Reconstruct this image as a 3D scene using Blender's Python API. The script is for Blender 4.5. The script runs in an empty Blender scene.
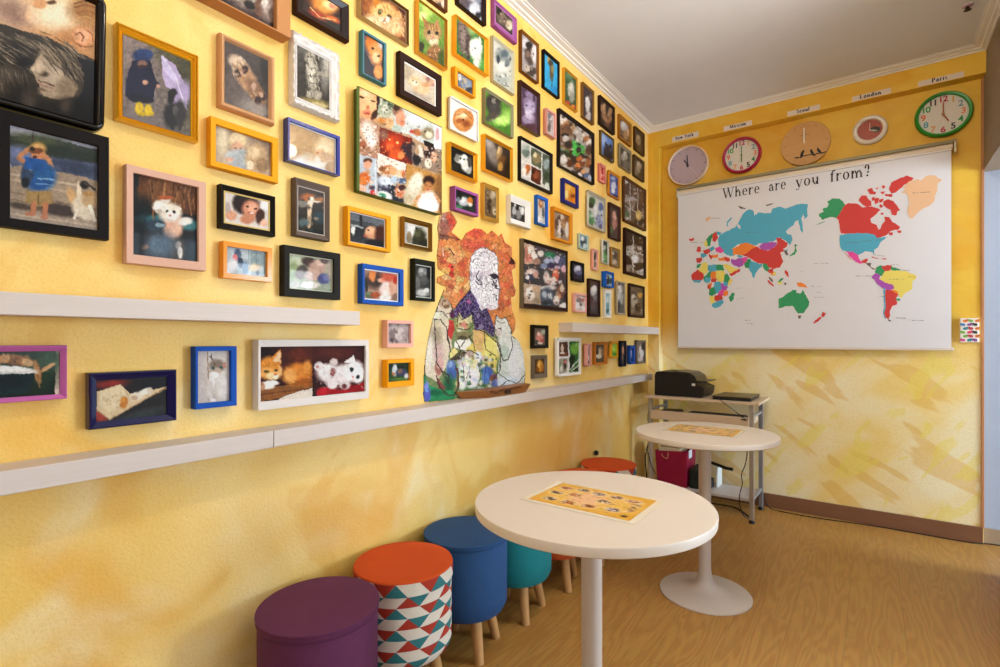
import bpy, bmesh, math, random
import numpy as np
from mathutils import Vector, geometry

# ------------------------------------------------------------------ camera, world, lights, exposure
SC = bpy.context.scene
F, HY, ANG = 507.0, 340.5, math.atan(373 / 507.0)
CX, CH = 1.417, 1.16            # camera x (distance from the picture wall) and height; camera y is 0
SA, CA = math.sin(ANG), math.cos(ANG)
YB, YF = 3.96, 3.88             # back wall plane, plane of its beam and pilaster
ZC = 2.803                      # ceiling
XR = 1.925                      # right end of the yellow back wall

cam_data = bpy.data.cameras.new('camera')
cam = bpy.data.objects.new('camera', cam_data)
SC.collection.objects.link(cam)
cam_data.sensor_width = 36.0
cam_data.sensor_fit = 'HORIZONTAL'
cam_data.lens = F / 1000.0 * 36.0
cam_data.shift_y = (HY - 333.5) / 1000.0
cam_data.clip_start = 0.02
cam.location = (CX, 0, CH)
cam.rotation_euler = (math.pi / 2, 0, ANG)
SC.camera = cam

SC.view_settings.view_transform = 'Standard'
SC.view_settings.look = 'None'
SC.view_settings.gamma = 1.0
SC.view_settings.use_curve_mapping = False
SC.view_settings.exposure = 0.14
SC.cycles.max_bounces = 6
SC.cycles.diffuse_bounces = 4
SC.cycles.glossy_bounces = 3
SC.cycles.sample_clamp_indirect = 4.0

world = bpy.data.worlds.new('sky')
SC.world = world
world.use_nodes = True
wn = world.node_tree
sky = wn.nodes.new('ShaderNodeTexSky')
sky.sky_type = 'NISHITA'
sky.sun_disc = False
sky.sun_elevation = math.radians(35)
sky.sun_rotation = math.radians(200)
wn.links.new(sky.outputs[0], wn.nodes['Background'].inputs[0])
wn.nodes['Background'].inputs[1].default_value = 0.25

def area(name, loc, target, sx, sy, power, color, spread=None, shape='RECTANGLE'):
    l = bpy.data.lights.new(name, 'AREA')
    l.shape = shape
    l.size = sx
    if shape == 'RECTANGLE': l.size_y = sy
    l.energy = power
    l.color = color
    if spread: l.spread = math.radians(spread)
    o = bpy.data.objects.new(name, l)
    SC.collection.objects.link(o)
    o.location = loc
    d = Vector(target) - Vector(loc)
    o.rotation_euler = d.to_track_quat('-Z', 'Y').to_euler()
    return o

WARM = (1.0, 0.88, 0.72)
COOL = (0.70, 0.85, 1.0)
LAMPS = [(1.25, 1.75, 27.0), (1.25, 0.1, 12.0), (2.18, 2.15, 7.0), (1.3, -2.0, 6.0)]      # ceiling lamps x, y, power
area('daylight_window', (4.52, 1.2, 1.6), (0, 1.6, 2.0), 3.2, 1.4, 22.0, COOL)
area('ceiling_fill', (4.50, 1.2, 1.5), (2.2, 2.0, ZC), 3.2, 1.2, 40.0, (0.95, 0.97, 1.0), spread=70)  # added fill light aimed up to brighten the ceiling, not a real source
area('daylight_door', (4.52, 3.4, 1.05), (0, 3.6, 1.0), 1.0, 2.0, 140.0, COOL)
area('daylight_rear', (1.8, -2.92, 1.5), (1.4, 1.0, 2.9), 2.4, 1.4, 10.0, (0.86, 0.93, 1.0))

# ------------------------------------------------------------------ helpers
def proj(P):
    dx = P[:, 0] - CX; y = P[:, 1]
    Z = -dx * SA + y * CA
    return 500 + F * (dx * CA + y * SA) / Z, HY - F * (P[:, 2] - CH) / Z
def ray(px, py):
    X = (px - 500) / F
    return X * CA - SA, X * SA + CA, -(py - HY) / F
def onx(px, py, x0=0.0):
    d = ray(px, py); t = (x0 - CX) / d[0]; return t * d[1], CH + t * d[2]       # y, z on the plane x = x0
def ony(px, py, y0):
    d = ray(px, py); t = y0 / d[1]; return CX + t * d[0], CH + t * d[2]         # x, z on the plane y = y0
def onz(px, py, z0):
    d = ray(px, py); t = (z0 - CH) / d[2]; return CX + t * d[0], t * d[1]       # x, y on the plane z = z0

def s2l(c): return c / 12.92 if c <= 0.04045 else ((c + 0.055) / 1.055) ** 2.4
def rgb(h):
    if not isinstance(h, str): return tuple(h)
    return tuple(s2l(int(h[i:i + 2], 16) / 255.0) for i in (0, 2, 4))

MATS = {}
def mat(color, rough=0.5, metal=0.0, coat=0.0, bump=0.0, bscale=60.0, var=0.0, vscale=8.0, emit=None, stretch=None, spec=0.35):
    key = (color, rough, metal, coat, bump, bscale, var, vscale, emit, stretch, spec)
    if key in MATS: return MATS[key]
    m = bpy.data.materials.new('surface')
    m.use_nodes = True
    nt = m.node_tree; b = nt.nodes['Principled BSDF']
    c = rgb(color) + (1,)
    b.inputs['Base Color'].default_value = c
    b.inputs['Roughness'].default_value = rough
    b.inputs['Metallic'].default_value = metal
    b.inputs['Coat Weight'].default_value = coat
    b.inputs['Coat Roughness'].default_value = 0.05
    b.inputs['Specular IOR Level'].default_value = spec
    if emit:
        b.inputs['Emission Color'].default_value = rgb(emit[0]) + (1,)
        b.inputs['Emission Strength'].default_value = emit[1]
    tc = nt.nodes.new('ShaderNodeTexCoord')
    mp = nt.nodes.new('ShaderNodeMapping')
    if stretch: mp.inputs['Scale'].default_value = stretch
    nt.links.new(tc.outputs['Object'], mp.inputs['Vector'])
    n = nt.nodes.new('ShaderNodeTexNoise')
    n.inputs['Scale'].default_value = vscale
    n.inputs['Detail'].default_value = 4
    nt.links.new(mp.outputs[0], n.inputs['Vector'])
    mx = nt.nodes.new('ShaderNodeMix'); mx.data_type = 'RGBA'
    v = max(var, 0.03)
    mx.inputs['A'].default_value = tuple(x * (1 - v) for x in c[:3]) + (1,)
    mx.inputs['B'].default_value = tuple(min(1, x * (1 + v)) for x in c[:3]) + (1,)
    nt.links.new(n.outputs['Fac'], mx.inputs['Factor'])
    nt.links.new(mx.outputs['Result'], b.inputs['Base Color'])
    if bump:
        n2 = nt.nodes.new('ShaderNodeTexNoise'); n2.inputs['Scale'].default_value = bscale
        nt.links.new(mp.outputs[0], n2.inputs['Vector'])
        bp = nt.nodes.new('ShaderNodeBump'); bp.inputs['Strength'].default_value = bump
        bp.inputs['Distance'].default_value = 0.002
        nt.links.new(n2.outputs['Fac'], bp.inputs['Height'])
        nt.links.new(bp.outputs[0], b.inputs['Normal'])
    MATS[key] = m
    return m

def colmat(rough, coat=0.0):
    key = ('col', rough, coat)
    if key in MATS: return MATS[key]
    m = bpy.data.materials.new('printed_colour'); m.use_nodes = True
    nt = m.node_tree; b = nt.nodes['Principled BSDF']
    a = nt.nodes.new('ShaderNodeAttribute'); a.attribute_name = 'Col'
    nt.links.new(a.outputs['Color'], b.inputs['Base Color'])
    b.inputs['Roughness'].default_value = rough
    b.inputs['Specular IOR Level'].default_value = 0.15
    b.inputs['Coat Weight'].default_value = coat
    b.inputs['Coat Roughness'].default_value = 0.03
    MATS[key] = m
    return m

def link(o, parent=None):
    SC.collection.objects.link(o)
    if parent is not None: o.parent = parent
    return o
def obj(name, V, Fc, m, parent=None, smooth=False, fm=None, off=None, col=None):
    """one mesh object; V in world space, moved into the parent's space"""
    me = bpy.data.meshes.new(name)
    V = np.asarray(V, dtype=float)
    o = None
    org = np.zeros(3)
    if parent is not None:
        p = parent
        while p is not None:
            org = org + np.array(p.location); p = p.parent
    if off is not None: org = org + np.array(off)
    me.from_pydata([tuple(v) for v in (V - org)], [], [tuple(int(i) for i in f) for f in Fc])
    ms = m if isinstance(m, (list, tuple)) else [m]
    for q in ms: me.materials.append(q)
    if fm is not None: me.polygons.foreach_set('material_index', fm)
    if smooth: me.polygons.foreach_set('use_smooth', [True] * len(me.polygons))
    if col is not None:
        a = me.color_attributes.new('Col', 'FLOAT_COLOR', 'POINT')
        a.data.foreach_set('color', np.concatenate([col, np.ones((len(col), 1))], 1).astype(np.float32).ravel())
    me.update()
    o = bpy.data.objects.new(name, me)
    if off is not None: o.location = off
    return link(o, parent)
def thing(name, label, cat, loc=(0, 0, 0), group=None):
    o = bpy.data.objects.new(name, None); o.empty_display_size = 0.05
    SC.collection.objects.link(o); o.location = loc
    tag(o, label, cat, group)
    return o
def tag(o, label, cat, group=None):
    o['label'] = label; o['category'] = cat
    if group: o['group'] = group
    return o
def struct(o, label=None):
    o['kind'] = 'structure'
    if label: o['label'] = label
    return o

class MB:
    def __init__(s): s.V = []; s.F = []; s.M = []
    def add(s, V, Fc, mi=0):
        b = len(s.V); s.V += [tuple(v) for v in V]
        s.F += [tuple(i + b for i in f) for f in Fc]; s.M += [mi] * len(Fc); return s
    def box(s, x0, x1, y0, y1, z0, z1, mi=0, bev=0.0):
        if bev <= 0:
            V = [(x, y, z) for x in (x0, x1) for y in (y0, y1) for z in (z0, z1)]
            Fc = [(0, 1, 3, 2), (4, 6, 7, 5), (0, 4, 5, 1), (2, 3, 7, 6), (0, 2, 6, 4), (1, 5, 7, 3)]
            return s.add(V, Fc, mi)
        bm = bmesh.new(); bmesh.ops.create_cube(bm, size=1)
        for v in bm.verts:
            v.co = Vector(((x0 + x1) / 2 + v.co.x * (x1 - x0), (y0 + y1) / 2 + v.co.y * (y1 - y0), (z0 + z1) / 2 + v.co.z * (z1 - z0)))
        bmesh.ops.bevel(bm, geom=bm.edges[:], offset=bev, segments=2, affect='EDGES', profile=0.5)
        return s.bm(bm, mi)
    def bm(s, bm, mi=0):
        bm.verts.ensure_lookup_table(); bm.verts.index_update()
        s.add([v.co[:] for v in bm.verts], [[v.index for v in f.verts] for f in bm.faces], mi); bm.free(); return s
    def lathe(s, prof, c, n=48, mi=0, axis='z', caps=True):
        """prof: (radius, height) list; closed at radius 0"""
        V = []; Fc = []
        for r, h in prof:
            for k in range(n):
                a = 2 * math.pi * k / n
                u, v = r * math.cos(a), r * math.sin(a)
                if axis == 'z': V.append((c[0] + u, c[1] + v, c[2] + h))
                elif axis == 'y': V.append((c[0] + u, c[1] - h, c[2] + v))
                else: V.append((c[0] + h, c[1] + u, c[2] + v))
        for i in range(len(prof) - 1):
            for k in range(n):
                a, b = i * n + k, i * n + (k + 1) % n
                Fc.append((a, b, b + n, a + n))
        if caps and prof[0][0] > 1e-6: Fc.append(tuple(range(n - 1, -1, -1)))
        if caps and prof[-1][0] > 1e-6: Fc.append(tuple((len(prof) - 1) * n + k for k in range(n)))
        return s.add(V, Fc, mi)
    def tube(s, pts, r, n=8, mi=0, r2=None):
        pts = [Vector(p) for p in pts]; V = []; Fc = []; N = len(pts)
        up = Vector((0, 0, 1))
        for i, p in enumerate(pts):
            d = (pts[min(i + 1, N - 1)] - pts[max(i - 1, 0)]).normalized()
            a = d.cross(up) if abs(d.dot(up)) < 0.98 else d.cross(Vector((1, 0, 0)))
            a.normalize(); b = d.cross(a)
            rr = r if r2 is None else r + (r2 - r) * i / (N - 1)
            for k in range(n):
                t = 2 * math.pi * k / n
                V.append(p + a * rr * math.cos(t) + b * rr * math.sin(t))
        for i in range(N - 1):
            for k in range(n):
                Fc.append((i * n + k, i * n + (k + 1) % n, (i + 1) * n + (k + 1) % n, (i + 1) * n + k))
        Fc.append(tuple(range(n - 1, -1, -1))); Fc.append(tuple((N - 1) * n + k for k in range(n)))
        return s.add(V, Fc, mi)
    def prism(s, poly, axis, a, b, mi=0):
        """poly: 2-D outline; extruded along axis from a to b"""
        n = len(poly); V = []
        for t in (a, b):
            for u, v in poly:
                V.append({'x': (t, u, v), 'y': (u, t, v), 'z': (u, v, t)}[axis])
        Fc = [tuple(range(n)), tuple(range(2 * n - 1, n - 1, -1))]
        Fc += [(k, (k + 1) % n, n + (k + 1) % n, n + k) for k in range(n)]
        return s.add(V, Fc, mi)
    def out(s, name, m, parent=None, smooth=False, off=None):
        o = obj(name, s.V, s.F, m, parent, smooth, s.M, off)
        bm = bmesh.new(); bm.from_mesh(o.data); bmesh.ops.recalc_face_normals(bm, faces=bm.faces); bm.to_mesh(o.data); bm.free()
        if smooth: o.data.polygons.foreach_set('use_smooth', [True] * len(o.data.polygons)); o.data.set_sharp_from_angle(angle=math.radians(35))
        return o
def spline(P, k=6):
    P = [Vector(p) for p in P]; R = []
    for i in range(len(P) - 1):
        a, b, c, d = P[max(i - 1, 0)], P[i], P[i + 1], P[min(i + 2, len(P) - 1)]
        for j in range(k):
            t = j / k
            R.append(0.5 * ((2 * b) + (c - a) * t + (2 * a - 5 * b + 4 * c - d) * t * t + (3 * b - a - 3 * c + d) * t ** 3))
    return R + [P[-1]]

# ------------------------------------------------------------------ wall, floor materials
def wall_mat(kind):
    m = bpy.data.materials.new('yellow_stucco'); m.use_nodes = True
    nt = m.node_tree; b = nt.nodes['Principled BSDF']; N = nt.nodes.new; Lk = nt.links.new
    tc = N('ShaderNodeTexCoord')
    def mix(fac, a, c):
        x = N('ShaderNodeMix'); x.data_type = 'RGBA'
        if isinstance(fac, float): x.inputs['Factor'].default_value = fac
        else: Lk(fac, x.inputs['Factor'])
        for key, v in (('A', a), ('B', c)):
            if isinstance(v, str): x.inputs[key].default_value = rgb(v) + (1,)
            else: Lk(v, x.inputs[key])
        return x.outputs['Result']
    def noise(scale, detail=3, dist=0.0, rot=None, sc=None, off=(0, 0, 0)):
        mp = N('ShaderNodeMapping'); Lk(tc.outputs['Object'], mp.inputs['Vector'])
        mp.inputs['Location'].default_value = off
        if rot: mp.inputs['Rotation'].default_value = rot
        if sc:
            m2 = N('ShaderNodeMapping'); Lk(mp.outputs[0], m2.inputs['Vector']); m2.inputs['Scale'].default_value = sc; mp = m2
        n = N('ShaderNodeTexNoise'); n.inputs['Scale'].default_value = scale; n.inputs['Detail'].default_value = detail
        n.inputs['Distortion'].default_value = dist; Lk(mp.outputs[0], n.inputs['Vector']); return n.outputs['Fac']
    def ramp(fac, lo, hi):
        r = N('ShaderNodeMapRange'); r.interpolation_type = 'SMOOTHSTEP'
        r.inputs['From Min'].default_value = lo; r.inputs['From Max'].default_value = hi
        Lk(fac, r.inputs['Value']); return r.outputs['Result']
    def mul(a, c):
        x = N('ShaderNodeMath'); x.operation = 'MULTIPLY'; Lk(a, x.inputs[0])
        if isinstance(c, float): x.inputs[1].default_value = c
        else: Lk(c, x.inputs[1])
        return x.outputs[0]
    sep = N('ShaderNodeSeparateXYZ'); Lk(tc.outputs['Object'], sep.inputs[0])
    low = ramp(sep.outputs['Z'], 1.35, 0.95)          # the loose brushwork is on the lower part of the wall
    if kind == 'left':
        base = mix(ramp(noise(2.2, 4, 0.4), 0.35, 0.7), 'E8BD5C', 'F1D07E')
        base = mix(mul(ramp(noise(3.1, 3, 1.0, off=(3, 1, 2)), 0.50, 0.68), 0.55), base, 'DFA028')
        base = mix(mul(mul(ramp(noise(2.6, 3, 0.8, off=(7, 4, 1)), 0.46, 0.74), low), 0.7), base, 'F0E0B0')
    else:
        base = mix(ramp(noise(2.4, 4, 0.6), 0.35, 0.65), 'DCA31C', 'E8BE3E')
        cream = mix(ramp(noise(1.5, 3, 0.5, rot=(0, 0.6, 0), sc=(1, 1, 1.6), off=(1, 0, 5)), 0.38, 0.66), 'F2E6BE', 'EED07A')
        base = mix(low, base, cream)
        st = ramp(noise(2.3, 2, 0.35, rot=(0, -0.6, 0), sc=(1, 1, 3.2), off=(2, 0, 1)), 0.55, 0.60)
        base = mix(mul(st, 0.5), base, 'E0B040')
        st2 = ramp(noise(3.3, 2, 0.5, rot=(0, 0.9, 0), sc=(1, 1, 2.6), off=(9, 0, 3)), 0.58, 0.62)
        base = mix(mul(mul(st2, low), 0.5), base, 'EAD858')
    sp = ramp(noise(190.0, 2), 0.45, 0.75)
    base = mix(mul(sp, 0.22), base, 'C98F30')
    Lk(base, b.inputs['Base Color'])
    b.inputs['Roughness'].default_value = 0.55
    bp = N('ShaderNodeBump'); bp.inputs['Strength'].default_value = 0.35; bp.inputs['Distance'].default_value = 0.003
    Lk(noise(110.0, 3), bp.inputs['Height']); Lk(bp.outputs[0], b.inputs['Normal'])
    return m

def floor_mat():
    m = bpy.data.materials.new('oak_laminate'); m.use_nodes = True
    nt = m.node_tree; b = nt.nodes['Principled BSDF']; N = nt.nodes.new; Lk = nt.links.new
    tc = N('ShaderNodeTexCoord')
    mp = N('ShaderNodeMapping'); mp.inputs['Rotation'].default_value = (0, 0, math.pi / 2)
    Lk(tc.outputs['Object'], mp.inputs['Vector'])
    br = N('ShaderNodeTexBrick'); Lk(mp.outputs[0], br.inputs['Vector'])
    br.inputs['Scale'].default_value = 1.0; br.inputs['Brick Width'].default_value = 1.2; br.inputs['Row Height'].default_value = 0.19
    br.inputs['Mortar Size'].default_value = 0.0012
    br.inputs['Color1'].default_value = (0.35, 0.35, 0.35, 1); br.inputs['Color2'].default_value = (0.75, 0.75, 0.75, 1)
    br.inputs['Mortar'].default_value = (0, 0, 0, 1)
    mp2 = N('ShaderNodeMapping'); mp2.inputs['Scale'].default_value = (1.0, 0.11, 1.0)
    ad = N('ShaderNodeVectorMath'); ad.operation = 'MULTIPLY_ADD'
    Lk(br.outputs['Color'], ad.inputs[0]); ad.inputs[1].default_value = (3, 7, 2); Lk(tc.outputs['Object'], ad.inputs[2])
    Lk(ad.outputs[0], mp2.inputs['Vector'])
    n = N('ShaderNodeTexNoise'); n.inputs['Scale'].default_value = 4.5; n.inputs['Detail'].default_value = 4
    n.inputs['Distortion'].default_value = 0.15
    Lk(mp2.outputs[0], n.inputs['Vector'])
    k = N('ShaderNodeMath'); k.operation = 'MULTIPLY'; k.inputs[1].default_value = 150.0; Lk(n.outputs['Fac'], k.inputs[0])
    sn = N('ShaderNodeMath'); sn.operation = 'SINE'; Lk(k.outputs[0], sn.inputs[0])
    r = N('ShaderNodeMapRange'); r.inputs['From Min'].default_value = -1; r.inputs['From Max'].default_value = 1
    Lk(sn.outputs[0], r.inputs['Value'])
    fine = N('ShaderNodeTexNoise'); fine.inputs['Scale'].default_value = 160; fine.inputs['Detail'].default_value = 3
    mp3 = N('ShaderNodeMapping'); mp3.inputs['Scale'].default_value = (1.0, 0.05, 1.0); Lk(tc.outputs['Object'], mp3.inputs['Vector'])
    Lk(mp3.outputs[0], fine.inputs['Vector'])
    cr = N('ShaderNodeMix'); cr.data_type = 'RGBA'
    cr.inputs['A'].default_value = rgb('B07D3C') + (1,); cr.inputs['B'].default_value = rgb('BD8D48') + (1,)
    Lk(r.outputs['Result'], cr.inputs['Factor'])
    c2 = N('ShaderNodeMix'); c2.data_type = 'RGBA'; c2.blend_type = 'MULTIPLY'; c2.inputs['Factor'].default_value = 0.35
    Lk(cr.outputs['Result'], c2.inputs['A']); Lk(fine.outputs['Color'], c2.inputs['B'])
    sepb = N('ShaderNodeMapRange'); sepb.inputs['From Min'].default_value = 0.0; sepb.inputs['From Max'].default_value = 0.3
    sepb.inputs['To Min'].default_value = 0.72
    Lk(br.outputs['Color'], sepb.inputs['Value'])
    c3 = N('ShaderNodeVectorMath'); c3.operation = 'SCALE'
    Lk(c2.outputs['Result'], c3.inputs[0]); Lk(sepb.outputs['Result'], c3.inputs['Scale'])
    Lk(c3.outputs[0], b.inputs['Base Color'])
    b.inputs['Roughness'].default_value = 0.38
    return m

M_LEFT, M_BACK, M_FLOOR = wall_mat('left'), wall_mat('back'), floor_mat()
M_CEIL = mat('E0E3E8', 0.8, bump=0.1, bscale=40)
M_CORN = mat('E6E4E0', 0.6)
M_BASE = mat('7A5238', 0.45, var=0.18, vscale=14, stretch=(0.6, 1, 8))
M_BLUE = mat('A4B2C6', 0.7, bump=0.3, bscale=12, var=0.08, vscale=5)
M_GREY = mat('8C7D6C', 0.75, bump=0.3, bscale=12, var=0.10, vscale=5)
M_SHELF = mat('CBBEB4', 0.5, var=0.05, vscale=30, stretch=(1, 0.1, 4), bump=0.25, bscale=60)

# ------------------------------------------------------------------ the room
YR, XF = -3.0, 4.6          # rear wall, far right wall
struct(obj('floor', [(-.1, YR, 0), (XF, YR, 0), (XF, 4.2, 0), (-.1, 4.2, 0), (-.1, YR, -.1), (XF, YR, -.1), (XF, 4.2, -.1), (-.1, 4.2, -.1)],
           [(0, 1, 2, 3), (7, 6, 5, 4), (0, 4, 5, 1), (1, 5, 6, 2), (2, 6, 7, 3), (3, 7, 4, 0)], M_FLOOR))
struct(MB().box(-.1, XF, YR, 4.2, ZC, ZC + .1).out('ceiling', M_CEIL))
struct(MB().box(-.1, 0, YR, 4.2, 0, ZC).out('wall_left', M_LEFT))
b = MB().box(0, XR, YB, 4.2, 0, ZC)
b.box(0, XR, YF, YB, 2.655, ZC)                      # beam under the ceiling
b.box(0, 0.087, YF, YB, 0, 2.655)                    # narrow pilaster in the corner
struct(b.out('wall_back', M_BACK))
b = MB().box(XR, XF, 4.0, 4.2, 0, ZC)
struct(b.out('wall_alcove', M_BLUE))
b = MB().box(XR, 2.10, 3.46, 4.0, 2.13, ZC).box(XR, 2.10, 2.5, 3.46, 0, ZC)
struct(b.out('wall_right', M_GREY))
b = MB().box(XF, XF + .1, YR, -0.4, 0, ZC).box(XF, XF + .1, -0.4, 2.8, 0, .9).box(XF, XF + .1, -0.4, 2.8, 2.3, ZC)
b.box(XF, XF + .1, 2.8, 2.9, 0, ZC).box(XF, XF + .1, 2.9, 3.9, 2.1, ZC).box(XF, XF + .1, 3.9, 4.2, 0, ZC)
struct(b.out('wall_street', M_GREY))
b = MB().box(-.1, XF, YR - .1, YR, 0, .9).box(-.1, XF, YR - .1, YR, 2.3, ZC).box(-.1, .6, YR - .1, YR, .9, 2.3).box(3.0, XF, YR - .1, YR, .9, 2.3)
struct(b.out('wall_rear', M_LEFT))
def win(name, x0, x1, y0, y1, z0, z1, n):
    b = MB()
    if x1 - x0 < y1 - y0:
        for k in range(n + 1):
            y = y0 + (y1 - y0) * k / n; b.box(x0, x1, y - .02, y + .02, z0, z1)
        b.box(x0, x1, y0, y1, z0, z0 + .05); b.box(x0, x1, y0, y1, z1 - .05, z1)
    else:
        for k in range(n + 1):
            x = x0 + (x1 - x0) * k / n; b.box(x - .02, x + .02, y0, y1, z0, z1)
        b.box(x0, x1, y0, y1, z0, z0 + .05); b.box(x0, x1, y0, y1, z1 - .05, z1)
    struct(b.out(name, mat('E8E8E6', .4)))
win('window_1', XF + .02, XF + .07, -0.4, 2.8, .9, 2.3, 4)
win('window_2', .6, 3.0, YR - .08, YR - .03, .9, 2.3, 3)
win('door_1', XF + .02, XF + .07, 2.9, 3.9, 0.0, 2.1, 1)

def cornice(p, path_axis, a, b2, at, sign, name, zc=ZC):
    """stepped plaster cornice; p = projection"""
    pr = [(0, zc), (p, zc), (p, zc - .003), (p * .84, zc - .004), (p * .80, zc - .008), (p * .45, zc - .012), (p * .40, zc - .017), (p * .14, zc - .020), (p * .12, zc - .026), (0, zc - .027)]
    b = MB()
    if path_axis == 'y': b.prism([(at + sign * u, v) for u, v in pr], 'y', a, b2)
    else:
        poly = [(at + sign * u, v) for u, v in pr]; n = len(poly); V = []
        for t in (a, b2):
            for u, v in poly: V.append((t, u, v))
        b.add(V, [tuple(range(n)), tuple(range(2 * n - 1, n - 1, -1))] + [(k, (k + 1) % n, n + (k + 1) % n, n + k) for k in range(n)])
    return struct(b.out(name, M_CORN))
cornice(.065, 'y', YR, YF, 0, 1, 'trim_1')
cornice(.062, 'x', 0, XR, YF, -1, 'trim_2')
cornice(.062, 'y', 2.5, YF, XR, -1, 'trim_3')
struct(MB().box(.087, XR - .004, YB - .014, YB, 0, .095, bev=.002).out('baseboard_back', M_BASE))
struct(MB().box(0, .014, YR, YF, 0, .095, bev=.002).out('baseboard_left', M_BASE))
struct(MB().box(XR, 2.6, 3.986, 4.0, 0, .085, bev=.002).out('baseboard_alcove', mat('A08A72', .5)))
struct(MB().box(XR - .012, XR + .002, YB - .006, 4.0, .09, 2.655, bev=.002).out('trim_4', mat('B07A4E', .6)))

for i, (lx, ly, pw) in enumerate(LAMPS):
    t = thing('ceiling_lamp', ['round ceiling lamp over the small white tables', 'round ceiling lamp behind the camera near the picture wall',
              'round ceiling lamp beside the grey wall on the right', 'round ceiling lamp nearest the rear window'][i], 'ceiling lamp', (lx, ly, ZC), 'round ceiling lamps')
    MB().lathe([(0, 0), (.05, 0), (.05, -.012), (.03, -.02), (.006, -.022), (.006, -.05)], (lx, ly, ZC), 32).out('ceiling_rose', mat('DDDDDD', .3, .6), t, True)
    MB().lathe([(.006, -.05), (.045, -.055), (.047, -.075), (.040, -.076)], (lx, ly, ZC), 32).out('socket_cap', mat('DDDDDD', .3, .6), t, True)
    MB().lathe([(0, -.135), (.02, -.132), (.038, -.118), (.045, -.10), (.042, -.082), (.036, -.072)], (lx, ly, ZC), 32, caps=False).out('bulb', mat('FFF2DC', .5, emit=('FFE2B8', 14.0)), t, True).visible_shadow = True
    l = bpy.data.lights.new('lamp_light', 'POINT'); l.energy = pw; l.color = WARM; l.shadow_soft_size = .05
    o = bpy.data.objects.new('lamp_light', l); SC.collection.objects.link(o); o.location = (lx, ly, ZC - .20)
# ------------------------------------------------------------------ wall shelves
def shelf(label, x1, y0, y1, z0, z1, seam=None):
    b = MB()
    if seam: b.box(0.0, x1, y0, seam - .0008, z0, z1, bev=.0015).box(0.0, x1, seam + .0008, y1, z0, z1, bev=.0015)
    else: b.box(0.0, x1, y0, y1, z0, z1, bev=.0015)
    return tag(b.out('wall_shelf', M_SHELF), label, 'shelf')
shelf('long pale wooden wall shelf running the whole picture wall, lowest of the shelves', .09, -1.6, 3.72, .866, .912, seam=.754)
shelf('upper pale wooden wall shelf above the kitten pictures at left', .09, -1.6, 1.045, 1.209, 1.253)
shelf('short pale wooden wall shelf near the back corner above the smallest frames', .088, 2.48, 3.878, 1.207, 1.260)

# ------------------------------------------------------------------ round tables
M_TOP = mat('D8CBBB', 0.42, var=.02, vscale=3)
M_POLE = mat('C4B8AC', 0.28)
def round_table(x, y, label):
    t = thing('round_table', label, 'table', (x, y, 0), 'round white pedestal tables')
    MB().lathe([(0, .714), (.299, .714), (.3055, .718), (.3065, .736), (.3045, .7395), (.300, .740), (0, .740)], (x, y, 0), 96).out('tabletop', M_TOP, t, True)
    MB().lathe([(.027, .045), (.027, .712)], (x, y, 0), 40).out('pole', M_POLE, t, True)
    MB().lathe([(0, .700), (.075, .700), (.075, .714), (0, .714)], (x, y, 0), 32).out('mounting_plate', M_POLE, t, True)
    MB().lathe([(.198, 0), (.1985, .004), (.196, .007), (.17, .010), (.13, .015), (.09, .023), (.06, .034), (.042, .05), (.033, .070), (.029, .095), (.0275, .11)],
               (x, y, 0), 80).out('base', M_POLE, t, True)
    return t
round_table(.822, 1.215, 'white round pedestal table nearest the camera with a printed menu on it')
round_table(.794, 2.437, 'white round pedestal table farther back, in front of the printer trolley')

# ------------------------------------------------------------------ stools
def fabric(c): return mat(c, .85, bump=.6, bscale=420, var=.10, vscale=24)
M_LEG = mat('B98A54', .5, var=.12, vscale=20, stretch=(1, 1, .15))
SR = .160
def stool_legs(t, x, y, rot, top):
    for k in range(4):
        a = rot + math.pi / 2 * k
        p0 = (x + .085 * math.cos(a), y + .085 * math.sin(a), top); p1 = (x + .125 * math.cos(a), y + .125 * math.sin(a), 0.0)
        MB().tube([p1, p0], 0.0165, 16, r2=.0225).out('leg', M_LEG, t, True)
def plain_stool(x, y, label, c, rot, lid=True, z=.44):
    t = thing('pouf_stool', label, 'stool', (x, y, 0), 'upholstered pouf stools along the picture wall')
    m = fabric(c)
    zb = .155
    MB().lathe([(0, zb - .006), (.11, zb - .004), (.142, zb + .006), (.154, zb + .03), (.1555, zb + .08), (.1560, z - .024), (.1540, z - .020)], (x, y, 0), 64).out('body', m, t, True)
    rnd = random.Random(int(x * 1000 + y * 77))
    b = MB().lathe([(.1545, z - .022), (.1585, z - .021), (.1598, z - .018), (.1602, z - .010), (.1595, z - .005), (.155, z - .001), (.12, z + .002), (.06, z + .003), (0, z + .003)], (x, y, 0), 64)
    b.out('lid', m, t, True)
    MB().lathe([(.1600, z - .008), (.1612, z - .006), (.1608, z - .002), (.1580, z - .001)], (x, y, 0), 64).out('piping', m, t, True)
    stool_legs(t, x, y, rot, zb + .01)
    return t
plain_stool(.192, .828, 'purple fabric pouf stool, leftmost in the row and nearest the camera', '5A2547', .3)
plain_stool(.172, 1.476, 'navy blue fabric pouf stool on wooden legs beside the near table', '1E4470', -.48)
plain_stool(.175, 1.800, 'teal fabric pouf stool on wooden legs half hidden under the near table', '0C7378', -.62)
plain_stool(.175, 2.125, 'plain orange fabric pouf stool whose legs show under the near tabletop, after the teal one', 'C04F1C', -.45)
plain_stool(.175, 2.450, 'plain orange fabric pouf stool peeking over the near tabletop beside the farthest patterned stool', 'C8551C', -.3)

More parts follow.
